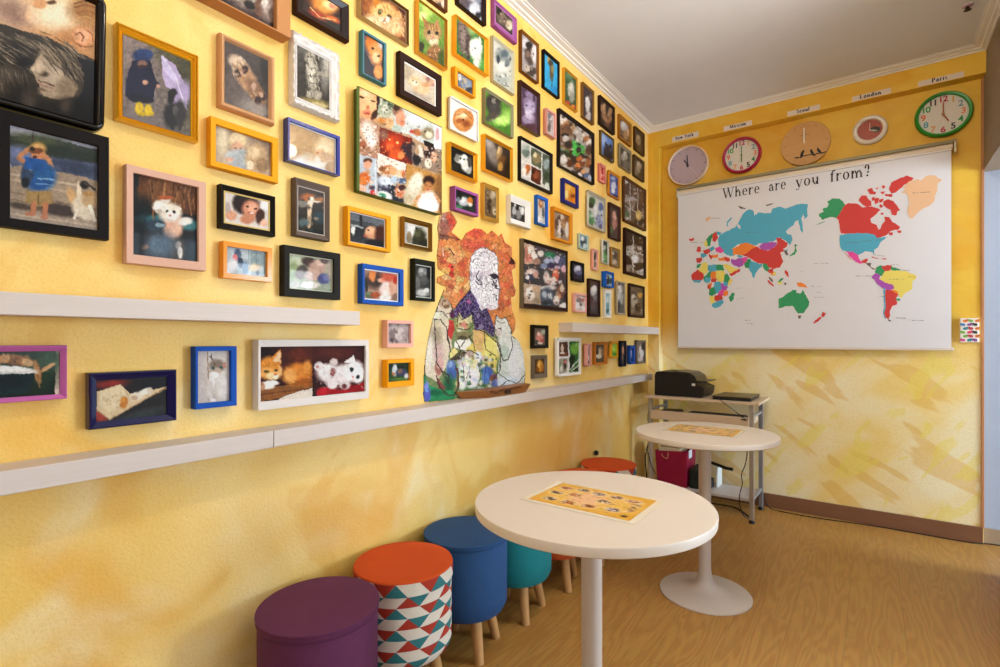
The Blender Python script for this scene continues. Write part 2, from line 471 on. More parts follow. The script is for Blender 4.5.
M_PW, M_PR, M_PT = fabric('DCD2C0'), fabric('A8331F'), fabric('2F7376')
def pattern_stool(x, y, label, rot, z=.44, ph=0.0):
    t = thing('pouf_stool', label, 'stool', (x, y, 0), 'upholstered pouf stools along the picture wall')
    nT, rows = 14, 7            # triangle columns (pairs) and rows
    zb = .155
    def band(b, z0, z1, rows, r, r0, roundb):
        V = []; Fc = []; M = []
        for j in range(rows + 1):
            zz = z0 + (z1 - z0) * j / rows
            rr = r
            if roundb and j == 0: rr = r - .016
            for k in range(nT * 2):
                a = math.pi * k / nT + ph
                V.append((x + rr * math.cos(a), y + rr * math.sin(a), zz))
        n2 = nT * 2
        # each row is a strip of triangles two columns wide; vertices shift by one column on alternate rows
        for j in range(rows):
            s0 = (j + r0) % 2; s1 = 1 - s0
            for k in range(nT):
                a0 = (2 * k + s0) % n2; a1 = (a0 + 2) % n2; am = (a0 + 1) % n2
                up = ((a0 + 1) % n2)
                L, U = j * n2, (j + 1) * n2
                # up triangle: base a0-a1 on the lower ring, apex 'up' on the upper ring
                Fc.append((L + a0, L + am, U + up)); Fc.append((L + am, L + a1, U + up))
                # down triangle: apex a1 below, base up .. up+2 above
                u2 = (up + 1) % n2; u3 = (up + 2) % n2
                Fc.append((L + a1, U + u2, U + up)); Fc.append((L + a1, U + u3, U + u2))
                q = k % 2
                if (j + r0) % 2 == 0: cu, cd = (0, 0) if q else (1, 2)
                else: cu, cd = (2, 0) if q else (0, 1)
                M += [cu, cu, cd, cd]
        bm = bmesh.new(); vs = [bm.verts.new(v) for v in V]
        for f, mi in zip(Fc, M): bm.faces.new([vs[i] for i in f]).material_index = mi
        bmesh.ops.subdivide_edges(bm, edges=bm.edges[:], cuts=3, use_grid_fill=True)
        for v in bm.verts:
            q = (v.co.z - z0) / (z1 - z0); rr = r - (.016 * max(0, 1 - q * rows) ** 2 if roundb else 0)
            l = math.hypot(v.co.x - x, v.co.y - y); v.co.x = x + (v.co.x - x) * rr / l; v.co.y = y + (v.co.y - y) * rr / l
        bm.verts.index_update()
        b.add([v.co[:] for v in bm.verts], [[v.index for v in f.verts] for f in bm.faces]); b.M[-len(bm.faces):] = [f.material_index for f in bm.faces]; bm.free()
    b = MB(); band(b, zb + .012, z - .046, rows, .1560, 0, True)
    b.lathe([(0, zb - .006), (.11, zb - .004), (.1395, zb + .012)], (x, y, 0), 64, 0)
    b.out('body', [M_PW, M_PR, M_PT], t)
    b = MB(); band(b, z - .045, z - .006, 1, .1600, 1, False)
    b.out('lid_band', [M_PW, M_PR, M_PT], t)
    MB().lathe([(.1555, z - .046), (.1598, z - .045)], (x, y, 0), 64).out('seam', M_PW, t, True)
    MB().lathe([(.1600, z - .006), (.1575, z - .001), (.150, z + .001), (.12, z + .002), (.06, z + .003), (0, z + .003)], (x, y, 0), 64).out('lid', fabric('C2480F'), t, True)
    stool_legs(t, x, y, rot, zb + .01)
    return t
pattern_stool(.178, 1.152, 'orange topped stool with red, teal and cream triangles between the purple and navy stools', -.62)
pattern_stool(.165, 2.775, 'orange topped triangle patterned stool at the far end of the row by the back corner', .4, ph=.05)

# ------------------------------------------------------------------ printer trolley
M_TROL = mat('CBB498', .45, var=.05, vscale=10, stretch=(.3, 1, 1))
M_STEEL = mat('8C8D93', .35, .5)
M_BLK = mat('0B0A0A', .35)
t = thing('computer_trolley', 'small wood and grey metal computer trolley in the back corner carrying a printer', 'trolley', (.46, 3.70, 0))
def rot_box(b, *a, **k): return b.box(*a, **k)
MB().box(.112, .845, 3.50, 3.90, .752, .770, bev=.003).out('tabletop', M_TROL, t)
for lx in (.13, .785):
    MB().box(lx, lx + .026, 3.525, 3.551, .02, .752, bev=.002).out('front_leg', mat('A39A8C', .4, .2), t)
    MB().box(lx, lx + .026, 3.85, 3.876, .02, .752, bev=.002).out('rear_leg', M_STEEL, t)
    for rz in (.135, .665): MB().box(lx + .006, lx + .020, 3.551, 3.85, rz, rz + .015).out('side_rail', mat('A9AAB0', .35, .4), t)
    for fy in (3.538, 3.863): MB().lathe([(.016, 0), (.018, .004), (.014, .022)], (lx + .013, fy, 0), 16).out('foot', M_BLK, t, True)
b = MB().box(.156, .785, 3.505, 3.523, .612, .672, bev=.002).box(.156, .785, 3.523, 3.83, .612, .620).box(.156, .164, 3.523, 3.83, .620, .65).box(.777, .785, 3.523, 3.83, .620, .65)
b.out('keyboard_drawer', M_TROL, t)
MB().box(.156, .785, 3.60, 3.88, .115, .133, bev=.002).out('lower_shelf', mat('BDB6B4', .45), t)

# printer
t = thing('printer', 'black multifunction printer on the left of the computer trolley', 'printer', (.30, 3.72, .770))
def pts_yz(L): return L
# side profile in x-z (front with controls faces +x), extruded along y
y0, y1 = 3.575, 3.86
prof = [(.160, .771), (.475, .771), (.492, .785), (.498, .835), (.440, .862), (.440, .878), (.425, .908), (.39, .930), (.30, .940), (.19, .941), (.170, .935), (.160, .915)]
b = MB().prism(prof, 'y', y0, y1); b.out('body', mat('100E0D', .45), t)
MB().prism([(.441, .879), (.427, .909), (.39, .9315), (.30, .9415), (.30, .946), (.395, .938), (.434, .914), (.448, .883)], 'y', y0 + .012, y1 - .012).out('scanner_lid', mat('2E2620', .3), t)
MB().prism([(.441, .872), (.438, .882), (.510, .884), (.512, .877)], 'y', y0 + .03, y1 - .02).out('output_flap', mat('3B3128', .35), t)
MB().prism([(.445, .862), (.497, .837), (.499, .840), (.447, .866)], 'y', y0 + .015, y1 - .12).out('control_panel', mat('55432F', .3), t)
MB().lathe([(0, 0), (.006, 0), (.006, .003), (0, .003)], (.472, y0 + .06, .853), 12).out('button', mat('7A2C1A', .4), t)
MB().box(.418, .440, y0 - .002, y0, .850, .866).out('sticker', mat('D8D8D8', .5), t)

t = thing('laptop', 'closed black laptop on the right of the computer trolley', 'laptop', (.67, 3.70, .770))
b = MB(); b.box(.56, .79, 3.54, 3.86, .771, .783, bev=.003); b.out('base', mat('141210', .4), t)
b = MB(); b.box(.558, .792, 3.538, 3.862, .785, .794, bev=.003); b.out('lid', mat('2C241C', .3), t)

tag(MB().tube(spline([(.60, 3.534, .780), (.62, 3.505, .772), (.65, 3.494, .75), (.70, 3.492, .715), (.76, 3.494, .668), (.768, 3.50, .655)]), .0025).out('laptop_cable', M_BLK, smooth=True),
    'black cable hanging from the laptop across the trolley front', 'cable')
tag(MB().box(.742, .778, 3.500, 3.5045, .655, .661).out('cable_clip', M_BLK), 'tiny black clip on the front of the keyboard drawer', 'clip')
# things in the drawer
tag(MB().box(.20, .33, 3.56, 3.70, .621, .668, bev=.012).out('black_case', M_BLK), 'black case lying at the left of the keyboard drawer', 'case')
t = thing('keyboard', 'dark grey keyboard lying in the pull-out drawer', 'keyboard', (.52, 3.66, .621))
MB().box(.37, .74, 3.60, 3.74, .621, .655, bev=.004).out('case', mat('55504A', .5), t)
b = MB()
for i in range(18):
    for j in range(5): b.box(.378 + i * .0197, .394 + i * .0197, 3.61 + j * .0245, 3.629 + j * .0245, .655, .659)
b.out('keys', mat('3B3835', .5), t)

# magenta bag with papers
t = thing('gift_bag', 'crimson paper bag stuffed with papers on the lower shelf of the trolley', 'bag', (.30, 3.68, .133))
b = MB(); b.add([(.168, 3.61, .134), (.372, 3.61, .134), (.372, 3.80, .134), (.168, 3.80, .134), (.158, 3.59, .372), (.376, 3.60, .388), (.380, 3.81, .385), (.16, 3.81, .375)],
      [(3, 2, 1, 0), (0, 1, 5, 4), (1, 2, 6, 5), (2, 3, 7, 6), (3, 0, 4, 7)])
o = b.out('bag_body', mat('8E1238', .45, var=.15, vscale=12), t)
sd = o.modifiers.new('s', 'SOLIDIFY'); sd.thickness = .002
MB().tube(spline([(.205, 3.598, .365), (.21, 3.592, .34), (.24, 3.59, .325), (.25, 3.592, .35), (.245, 3.598, .37)]), .0025).out('handle', mat('C8A070', .6), t, True)
tag(MB().box(.3815, .3845, 3.625, 3.700, .335, .392).out('price_tag', mat('DDE0E6', .5)), 'small white card tucked at the right edge of the crimson bag', 'card')
rnd = random.Random(4)
for k, c in enumerate(('C9B99A', 'A08A6C', 'D9D4C8', '7C5A44')):
    b = MB(); zz = .392 + k * .009
    b.box(.185 + rnd.uniform(-.01, .01), .345 + rnd.uniform(-.02, .015), 3.60 + .01 * k, 3.78, zz - .03 if k == 0 else zz, zz + .007, bev=.002)
    tag(b.out('paper_stack', mat(c, .7)), ['beige papers at the bottom, stuffed into the crimson bag', 'brown folded papers second up in the crimson bag',
        'white papers third up in the crimson bag', 'dark brown folder topmost in the crimson bag'][k], 'papers', 'papers in the crimson bag')
tag(MB().box(.388, .452, 3.62, 3.80, .134, .27, bev=.008).out('black_box', mat('15201C', .5)), 'dark box on the trolley shelf beside the crimson bag', 'box')
t = thing('stand_bracket', 'black bent metal stand with a horizontal arm on the lower trolley shelf', 'stand', (.49, 3.72, .133))
MB().box(.478, .498, 3.70, 3.72, .134, .46, bev=.003).out('upright', M_BLK, t)
MB().tube([(.488, 3.71, .318), (.61, 3.69, .292), (.655, 3.685, .290)], .011, 12).out('arm', M_BLK, t, True)
MB().box(.455, .52, 3.67, 3.76, .134, .20, bev=.01).out('motor_box', mat('24242A', .4), t)
tag(MB().box(.535, .548, 3.735, 3.86, .134, .272, bev=.002).out('white_folder', mat('D6DCD8', .5)), 'thin white folder standing upright on the lower trolley shelf', 'folder')

def cable(name, label, pts, r=.0028, c=None):
    return tag(MB().tube(spline(pts), r).out(name, c or M_BLK, smooth=True), label, 'cable')
cable('power_cable', 'thin black cable along the back baseboard to the right', [(.80, 3.90, .16), (.81, 3.92, .06), (.85, 3.915, .004), (.95, 3.885, .004), (1.14, 3.886, .004), (1.4, 3.925, .004), (1.60, 3.930, .004), (1.85, 3.93, .004), (1.95, 3.96, .006), (2.06, 3.97, .006), (2.3, 3.972, .006)], .003)
cable('power_cable', 'black cable curving on the floor to the trolley front foot', [(.42, 3.80, .004), (.50, 3.79, .004), (.56, 3.80, .004), (.647, 3.793, .004), (.70, 3.74, .004), (.755, 3.66, .004), (.80, 3.62, .004)], .004)
cable('power_cable', 'black cable hanging beside the right front leg of the trolley', [(.77, 3.56, .60), (.768, 3.558, .45), (.755, 3.555, .36), (.735, 3.553, .30), (.740, 3.55, .24), (.725, 3.55, .17), (.722, 3.56, .10), (.745, 3.57, .03), (.775, 3.60, .006)], .003)
cable('power_cable', 'black cables bundled down the wall left of the trolley', [(.10, 3.70, .74), (.075, 3.68, .60), (.09, 3.67, .45), (.06, 3.66, .30), (.07, 3.66, .15), (.06, 3.68, .01)], .005)
cable('power_cable', 'thin black cable looping across the left trolley leg', [(.075, 3.66, .37), (.11, 3.56, .355), (.135, 3.515, .36), (.15, 3.515, .30), (.18, 3.53, .22)], .003)
tag(MB().lathe([(0, 0), (.014, 0), (.016, .01), (.012, .02), (0, .024)], (.010, 2.92, .455), 16, axis='x').out('wall_socket', M_BLK, smooth=True), 'small black knob on the wall above the farthest stool', 'wall knob')

# menus on the tables
def menu(x0, x1, y0, y1, label, seed, sk=0.0):
    t = thing('table_menu', label, 'menu', ((x0 + x1) / 2, (y0 + y1) / 2, .7412), 'printed menus taped to the tables')
    MB().box(x0 - .018, x1 + .018, y0 - .014, y1 + .014, .7406, .7411).out('laminate', mat('E6DCC6', .2), t)
    nx, ny = 150, 100
    X, Y = np.meshgrid(np.linspace(x0, x1, nx), np.linspace(y0, y1, ny)); u = (X - x0) / (x1 - x0); v = (Y - y0) / (y1 - y0)
    C = np.zeros(u.shape + (3,)); C[:] = rgb('D8A23A'); rs = np.random.RandomState(seed)
    def blob(cu, cv, ru, rv, c, soft=.3):
        d = np.sqrt(((u - cu) / ru) ** 2 + ((v - cv) / rv) ** 2); a = np.clip((1 + soft - d) / (2 * soft), 0, 1)[..., None]
        C[:] = C * (1 - a) + np.array(rgb(c)) * a
    blob(.5, .5, .45, .40, 'E2B65A', .3); blob(.45, .5, .16, .3, 'E6B488', .4)
    for cu, cv in [(.13, .78), (.3, .84), (.48, .8), (.66, .8), (.12, .5), (.3, .56), (.62, .52), (.83, .76), (.16, .2), (.36, .2), (.56, .22), (.77, .27)]:
        c = [('8A5A4A', 'C9A0A0'), ('6E5A6E', 'B9A5B0'), ('A5542A', 'D8885A'), ('5A4A3A', '9A7A5A')][rs.randint(4)]
        blob(cu, cv, .078, .088, 'E6C890', .4)
        blob(cu, cv, .06, .065, c[0], .3)
        for q in range(12): blob(cu + rs.uniform(-.05, .05), cv + rs.uniform(-.055, .055), .013, .017, ('3A2A2A', 'E8DCD0', c[1], c[0])[rs.randint(4)], .5)
    for k in range(170):
        cu, cv = rs.uniform(.04, .96), rs.uniform(.05, .95)
        blob(cu, cv, .02, .006, ['7A5A2A', 'F0D890', 'B87830'][rs.randint(3)], .4)
    for q in range(24): blob(.90 + rs.uniform(-.04, .04), .30 + q * .022, .025, .010, ['3A3A4A', 'E8D8B8', '7A4A5A'][rs.randint(3)], .3)
    blob(.92, .12, .03, .04, '2A2018', .3)
    V = np.stack([X, Y, np.full(X.shape, .7414)], -1).reshape(-1, 3)
    I = np.arange(nx * ny).reshape(ny, nx)
    Fc = np.stack([I[:-1, :-1], I[:-1, 1:], I[1:, 1:], I[1:, :-1]], -1).reshape(-1, 4)
    obj('print', V, Fc, colmat(.3), t, col=C.reshape(-1, 3))
menu(.682, .962, 1.125, 1.31, 'laminated yellow food menu on the near round table', 3)
menu(.640, .925, 2.375, 2.575, 'laminated yellow food menu on the far round table', 8)

# wooden tray on the long shelf
t = thing('wooden_tray', 'brown slotted wooden tray standing on the long shelf under the mosaic mural', 'tray', (.05, 1.85, .912))
M_TRAY = mat('8A5526', .45, var=.2, vscale=18, stretch=(1, .25, 3))
P = [(.012, 1.60), (.030, 1.63), (.088, 1.72), (.092, 1.99), (.085, 2.06), (.012, 2.10)]
b = MB()
n = len(P); V = [(x, y, .913) for x, y in [(.016, 1.63), (.032, 1.655), (.080, 1.74), (.084, 1.985), (.078, 2.03), (.014, 2.07)]] + [(x, y, .944 + (.006 if y > 1.9 else 0)) for x, y in P]
b.add(V, [tuple(range(n))[::-1], tuple(range(n, 2 * n))] + [(k, (k + 1) % n, n + (k + 1) % n, n + k) for k in range(n)])
b.out('tray_body', M_TRAY, t)
MB().box(.086, .0925, 1.845, 1.885, .921, .938).out('handle_slot', mat('2A1508', .7), t)
b = MB().tube([(.088, 1.735, .941), (.091, 1.78, .930), (.091, 1.80, .938), (.093, 1.96, .944)], .004, 8); b.out('edge_strip', mat('5A3010', .5), t, True)

# ceiling fitting
t = thing('ceiling_sprinkler', 'small dark ceiling sprinkler with a pale plate at the top right', 'sprinkler', (1.79, 3.36, ZC))
MB().lathe([(0, 0), (.022, 0), (.020, -.006), (0, -.008)], (1.79, 3.36, ZC), 24).out('plate', mat('B9A0B0', .5), t, True)
MB().lathe([(0, -.006), (.008, -.008), (.010, -.02), (.016, -.024), (0, -.026)], (1.79, 3.36, ZC), 16).out('nozzle', mat('2A1418', .4), t, True)
# ------------------------------------------------------------------ picture painting
CROPS = {'A': (0, 0, 3.996), 'B': (0, 150, 3.996), 'C': (0, 300, 3.996), 'D': (200, 0, 3.996), 'E': (200, 150, 3.996), 'F': (200, 290, 3.996),
         'G': (340, 0, 5.556), 'H': (340, 110, 5.556), 'K': (400, 210, 5.556), 'M': (400, 300, 5.556), 'N': (500, 0, 5.556), 'O': (500, 110, 5.556),
         'Q': (500, 210, 5.556), 'R': (500, 300, 5.556), 'S': (0, 0, 8.333), 'T': (0, 60, 8.333), 'U': (0, 120, 5.556), 'V': (345, 80, 9.53), 'W': (345, 145, 8.89),
         'X': (250, 335, 8.333), 'Y': (510, 230, 7.41), 'Z': (550, 100, 7.42), 'a': (415, 210, 6.667), 'b': (415, 300, 6.35)}
def vnoise(x, y, seed):
    rs = np.random.RandomState(seed); T = rs.rand(64, 64)
    xi = np.floor(x).astype(int); yi = np.floor(y).astype(int); fx = x - xi; fy = y - yi
    fx = fx * fx * (3 - 2 * fx); fy = fy * fy * (3 - 2 * fy)
    g = lambda a, b: T[(a & 63), (b & 63)]
    return (g(xi, yi) * (1 - fx) + g(xi + 1, yi) * fx) * (1 - fy) + (g(xi, yi + 1) * (1 - fx) + g(xi + 1, yi + 1) * fx) * fy
def inpoly(x, y, P):
    ins = np.zeros(x.shape, bool); j = len(P) - 1
    for i in range(len(P)):
        xi, yi = P[i]; xj, yj = P[j]
        if yi != yj: ins ^= ((yi > y) != (yj > y)) & (x < (xj - xi) * (y - yi) / (yj - yi) + xi)
        j = i
    return ins
def hx(c): return np.array([int(c[i:i + 2], 16) / 255.0 for i in (0, 2, 4)])
def paint(px, py, ops, seed=1):
    """sRGB colours of the points (px, py) from a list of brush marks"""
    C = np.full(px.shape + (3,), 0.5)
    px0, py0 = px, py
    px = px + 1.0 * (vnoise(px / 2.6, py / 2.6, seed + 21) - .5) + .5 * (vnoise(px / 1.1, py / 1.1, seed + 23) - .5)
    py = py + 1.0 * (vnoise(px / 2.6 + 9, py / 2.6, seed + 22) - .5) + .5 * (vnoise(px / 1.1, py / 1.1 + 5, seed + 24) - .5)
    x, y = px, py; s = 1.0
    def put(a, c): C[:] = C * (1 - a[..., None]) + hx(c) * a[..., None]
    pt = lambda q: tuple(float(v) for v in q.split(','))
    for op in ops.replace('\n', ';').split(';'):
        w = op.split()
        if not w: continue
        k = w[0]
        if k == '@':
            x0, y0, s = CROPS[w[1]]; x, y = (px - x0) * s, (py - y0) * s
        elif k == 'bg': C[:] = hx(w[1])
        elif k == 'gr':            # colour towards another between two points
            (ax, ay), (bx, by) = pt(w[3]), pt(w[4]); L2 = (bx - ax) ** 2 + (by - ay) ** 2
            a = np.clip(((x - ax) * (bx - ax) + (y - ay) * (by - ay)) / L2, 0, 1)[..., None]
            C[:] = hx(w[1]) * (1 - a) + hx(w[2]) * a
        elif k == 'e':             # e colour cx cy rx ry [rot] [soft]
            cx, cy, rx, ry = map(float, w[2:6]); r = math.radians(float(w[6])) if len(w) > 6 else 0; so = float(w[7]) if len(w) > 7 else .22
            u = (x - cx) * math.cos(r) + (y - cy) * math.sin(r); v = -(x - cx) * math.sin(r) + (y - cy) * math.cos(r)
            d = np.sqrt((u / rx) ** 2 + (v / ry) ** 2); put(np.clip((1 + so - d) / (2 * so), 0, 1), w[1])
        elif k == 'p': put(inpoly(x, y, [pt(q) for q in w[2:]]).astype(float), w[1])
        elif k == 'l':             # l colour width points
            h = float(w[2]) / 2; P = [pt(q) for q in w[3:]]; d = np.full(x.shape, 1e9)
            for (ax, ay), (bx, by) in zip(P, P[1:]):
                L2 = (bx - ax) ** 2 + (by - ay) ** 2 + 1e-9; tt = np.clip(((x - ax) * (bx - ax) + (y - ay) * (by - ay)) / L2, 0, 1)
                d = np.minimum(d, np.hypot(x - ax - tt * (bx - ax), y - ay - tt * (by - ay)))
            put(np.clip((h * 1.3 - d) / (h * .6), 0, 1), w[1])
        elif k == 'n':             # n amount scale : grain
            a, sc = float(w[1]), float(w[2])
            C[:] *= (1 + a * (vnoise(x / sc, y / sc, seed) + .6 * vnoise(x / sc * 2.3, y / sc * 2.3, seed + 1) - .8))[..., None]
        elif k == 'h':             # h n seed x0,y0 x1,y1 dx,dy width colours : hair or fur strands
            n, sd = int(w[1]), int(w[2]); rs = np.random.RandomState(sd); a, b2, dd = pt(w[3]), pt(w[4]), pt(w[5]); h = float(w[6]) / 2; cs = w[7:]
            for i in range(n):
                ax, ay = rs.uniform(a[0], b2[0]), rs.uniform(a[1], b2[1]); m = rs.uniform(.5, 1.2); bx, by = ax + dd[0] * m + rs.uniform(-.2, .2) * dd[1], ay + dd[1] * m + rs.uniform(-.2, .2) * dd[0]
                L2 = (bx - ax) ** 2 + (by - ay) ** 2 + 1e-9; tt = np.clip(((x - ax) * (bx - ax) + (y - ay) * (by - ay)) / L2, 0, 1)
                d = np.hypot(x - ax - tt * (bx - ax), y - ay - tt * (by - ay)); put(np.clip((h * 1.3 - d) / (h * .9), 0, 1) * .75 * (1 - abs(2 * tt - 1) ** 3), cs[rs.randint(len(cs))])
        elif k in ('b', 'v'):      # b n seed rmin rmax x0,y0 x1,y1 colours : scattered blobs; v n seed x0,y0 x1,y1 colours : cells
            n, sd = int(w[1]), int(w[2]); rs = np.random.RandomState(sd)
            if k == 'b':
                r0, r1 = float(w[3]), float(w[4]); a, b2 = pt(w[5]), pt(w[6]); cs = w[7:]
                for i in range(n):
                    put(np.clip((1.3 - np.hypot((x - rs.uniform(a[0], b2[0])) / rs.uniform(r0, r1), (y - rs.uniform(a[1], b2[1])) / rs.uniform(r0, r1))) / .6, 0, 1) * .7, cs[rs.randint(len(cs))])
            else:
                a, b2 = pt(w[3]), pt(w[4]); cs = w[5:]; gx = rs.uniform(a[0], b2[0], n); gy = rs.uniform(a[1], b2[1], n); ci = rs.randint(0, len(cs), n)
                inn = (x >= a[0]) & (x <= b2[0]) & (y >= a[1]) & (y <= b2[1])
                D = np.stack([np.hypot(x - gx[i], y - gy[i]) for i in range(n)], -1); m = D.argmin(-1)
                P = np.array([hx(c) for c in cs])[ci][m]; C[inn] = P[inn]
    # photographic grain: fine light and dark detail at the size of fur and hair
    if not ops.startswith('bg 123456') and not ops.startswith('bg FEDCBA'):
        g = vnoise(px / 1.7, py / 1.7, seed + 9) + .8 * vnoise(px / .9 + 7, py / .9, seed + 5) + .9 * vnoise(px / 4.5, py / 4.5, seed + 3) - 1.35
        C = (C + (C - .45) * .18) * (1 + GR[0] * g[..., None] * (1.15 - C.mean(-1, keepdims=True)))
    return np.clip(C, 0, 1)
GR = [.20]
def lin(C): return np.where(C <= 0.04045, C / 12.92, ((C + 0.055) / 1.055) ** 2.4)

# ------------------------------------------------------------------ framed photographs
PROF = {   # (share of the border from outside to inside, share of the depth)
    'flat': [(0, 0), (0, .94), (.04, 1), (.96, 1), (1, .94), (1, .55)],
    'slope': [(0, 0), (0, .86), (.10, 1), (.25, 1), (.95, .72), (1, .70), (1, .55)],
    'round': [(0, 0), (.02, .6), (.10, .84), (.25, .98), (.45, 1), (.65, .93), (.85, .72), (1, .55), (1, .55)],
    'gold': [(0, 0), (0, .70), (.08, .92), (.18, 1), (.26, .90), (.30, .72), (.42, .86), (.52, .90), (.60, .70), (.66, .60), (.80, .74), (.90, .66), (1, .50), (1, .55)],
    'ornate': [(0, 0), (.04, .7), (.16, 1), (.30, .80), (.42, .86), (.62, .62), (.72, .80), (.84, .82), (.94, .62), (1, .55), (1, .55)],
    'box': [(0, 0), (0, .99), (.05, 1), (.95, 1), (1, .98), (1, .7)],
    'canvas': [(0, 0), (0, .96), (.3, 1), (1, 1), (1, .97)]}
NV = [0]
def frame(label, style, col, depth, O, I, ops, liner=None, lean=False, res=.62, glass=True, met=0.0, rough=.35, cat='picture', group='framed photographs covering the picture wall', rad=0.0, bands=None, corner=None, kind='photo_frame', x0=0.0):
    """O, I: outer and inner edges as (x left, y top, y bottom, x right, y top, y bottom) on the front of the frame"""
    def rect(q, xp):
        (ya, za), (_, zb) = onx(q[0], q[1], xp), onx(q[0], q[2], xp)
        (yc, zc), (_, zd) = onx(q[3], q[4], xp), onx(q[3], q[5], xp)
        return ya, yc, (zb + zd) / 2, (za + zc) / 2      # y0 y1 z0 z1
    k = 0.0
    if lean: k = lean
    xf = x0 + depth + 0.0015 + (abs(k) * .15)
    oy0, oy1, oz0, oz1 = rect(O, xf)
    back = rect(O, x0 + .002); oy0 = back[0]
    if oz0 > CH: oz0 = back[2]          # the left side (and, above eye level, the underside) shows, so the outline there is the wall edge
    iy0, iy1, iz0, iz1 = rect(I, xf - .15 * depth)
    root = thing(kind, label, cat, (x0, (oy0 + oy1) / 2, oz0), group)
    def pos(y, z, h): return (x0 + .0015 + h + k * (z - oz0), y, z)
    m = mat(col, rough if (met or rough < .3) else .55, met, spec=.35 if (met or rough < .3) else .1) if isinstance(col, str) else col
    # moulding: rings of a swept profile with mitred (or rounded) corners
    ns = 1 if style != 'ornate' else 22
    V = []; Fc = []
    rings = PROF[style]
    rnd = random.Random(len(label))
    for s, h in rings:
        y0, y1, z0, z1 = [a + (b2 - a) * s for a, b2 in zip((oy0, oy1, oz0, oz1), (iy0, iy1, iz0, iz1))]
        pts = []
        rr = max(rad * (1 - s), 0) if rad else 0
        for (cy, cz, a0) in ((y0, z0, 180), (y1, z0, 270), (y1, z1, 0), (y0, z1, 90)):
            if rad:
                sy = rr if cy == y0 else -rr; sz = rr if cz == z0 else -rr
                for q in range(7):
                    a = math.radians(a0 + 15 * q); pts.append((cy + sy + rr * math.cos(a), cz + sz + rr * math.sin(a)))
            else: pts.append((cy, cz))
        if ns > 1:
            P2 = []
            for i in range(4):
                (ay, az), (by, bz) = pts[i], pts[(i + 1) % 4]
                for q in range(ns): P2.append((ay + (by - ay) * q / ns, az + (bz - az) * q / ns))
            pts = P2
        for i, (yy, zz) in enumerate(pts):
            hh = h * depth
            if ns > 1 and .02 < s < .8:
                w = .5 + .5 * math.sin(i * 1.7 + s * 9) * math.cos(i * .9); hh += depth * .22 * (w - .5)
                if s < .2: yy += .0022 * math.sin(i * 2.1) ; zz += .0022 * math.cos(i * 2.3)
            V.append(pos(yy, zz, hh))
    n = len(V) // len(rings)
    for r in range(len(rings) - 1):
        for i in range(n): Fc.append((r * n + i, r * n + (i + 1) % n, (r + 1) * n + (i + 1) % n, (r + 1) * n + i))
    Fc.append(tuple(range(n - 1, -1, -1)))
    ms = [m]; fm = [0] * len(Fc)
    if bands:           # moulding bands of a second finish: profile steps lo..hi
        ms.append(mat(bands[0], rough, met)); 
        for r in range(len(rings) - 1):
            if bands[1] <= r < bands[2]:
                for i in range(n): fm[r * n + i] = 1
    sm = bool(rad) or style == 'ornate'
    o = obj('frame_moulding', V, Fc, ms, root, sm, fm)
    if sm: o.data.set_sharp_from_angle(angle=math.radians(50))
    hp = depth * (.6 if style not in ('canvas', 'box') else (.985 if style == 'canvas' else .75))
    # liner or mount between moulding and picture
    if liner:
        lc, lw = liner[0], liner[1]
        lw = lw if isinstance(lw, (tuple, list)) else (lw, lw)
        my0, my1, mz0, mz1 = iy0 + lw[0], iy1 - lw[0], iz0 + lw[1], iz1 - lw[1]
        V = [pos(y, z, h) for (y, z, h) in [(iy0, iz0, hp + .0016), (iy1, iz0, hp + .0016), (iy1, iz1, hp + .0016), (iy0, iz1, hp + .0016),
                                            (my0, mz0, hp + .0016), (my1, mz0, hp + .0016), (my1, mz1, hp + .0016), (my0, mz1, hp + .0016),
                                            (my0, mz0, hp), (my1, mz0, hp), (my1, mz1, hp), (my0, mz1, hp)]]
        Fc = [(i, (i + 1) % 4, 4 + (i + 1) % 4, 4 + i) for i in range(4)] + [(4 + i, 4 + (i + 1) % 4, 8 + (i + 1) % 4, 8 + i) for i in range(4)]
        o = obj('mount', V, Fc, mat(lc, .5, liner[2] if len(liner) > 2 else 0.0), root); o['label'] = 'thin border around the picture'
        iy0, iy1, iz0, iz1 = my0, my1, mz0, mz1
    wpx = abs(I[3] - I[0]); hpx = max(I[2] - I[1], I[5] - I[4])
    nx = max(8, int(wpx / res)); ny = max(8, int(hpx / res))
    nx, ny = min(nx, 170), min(ny, 190)
    Y, Z = np.meshgrid(np.linspace(iy0, iy1, nx), np.linspace(iz1, iz0, ny))
    P = np.stack([x0 + .0015 + hp + k * (Z - oz0), Y, Z], -1)
    # the artwork is drawn as seen through the opening, so it is read at the depth of the moulding's lip
    A = P.reshape(-1, 3)
    px, py = proj(A)
    C = lin(paint(px, py, ops, seed=len(label)))
    Id = np.arange(nx * ny).reshape(ny, nx)
    Fc = np.stack([Id[:-1, :-1], Id[1:, :-1], Id[1:, 1:], Id[:-1, 1:]], -1).reshape(-1, 4)
    obj('picture', A, Fc, colmat(.5 if glass else .6, .35 if glass else 0.0), root, True, col=C * .68)
    NV[0] += nx * ny
    return root
WH = 'E4E0DA'
GOLD = ('C08A1E', .30, .75)
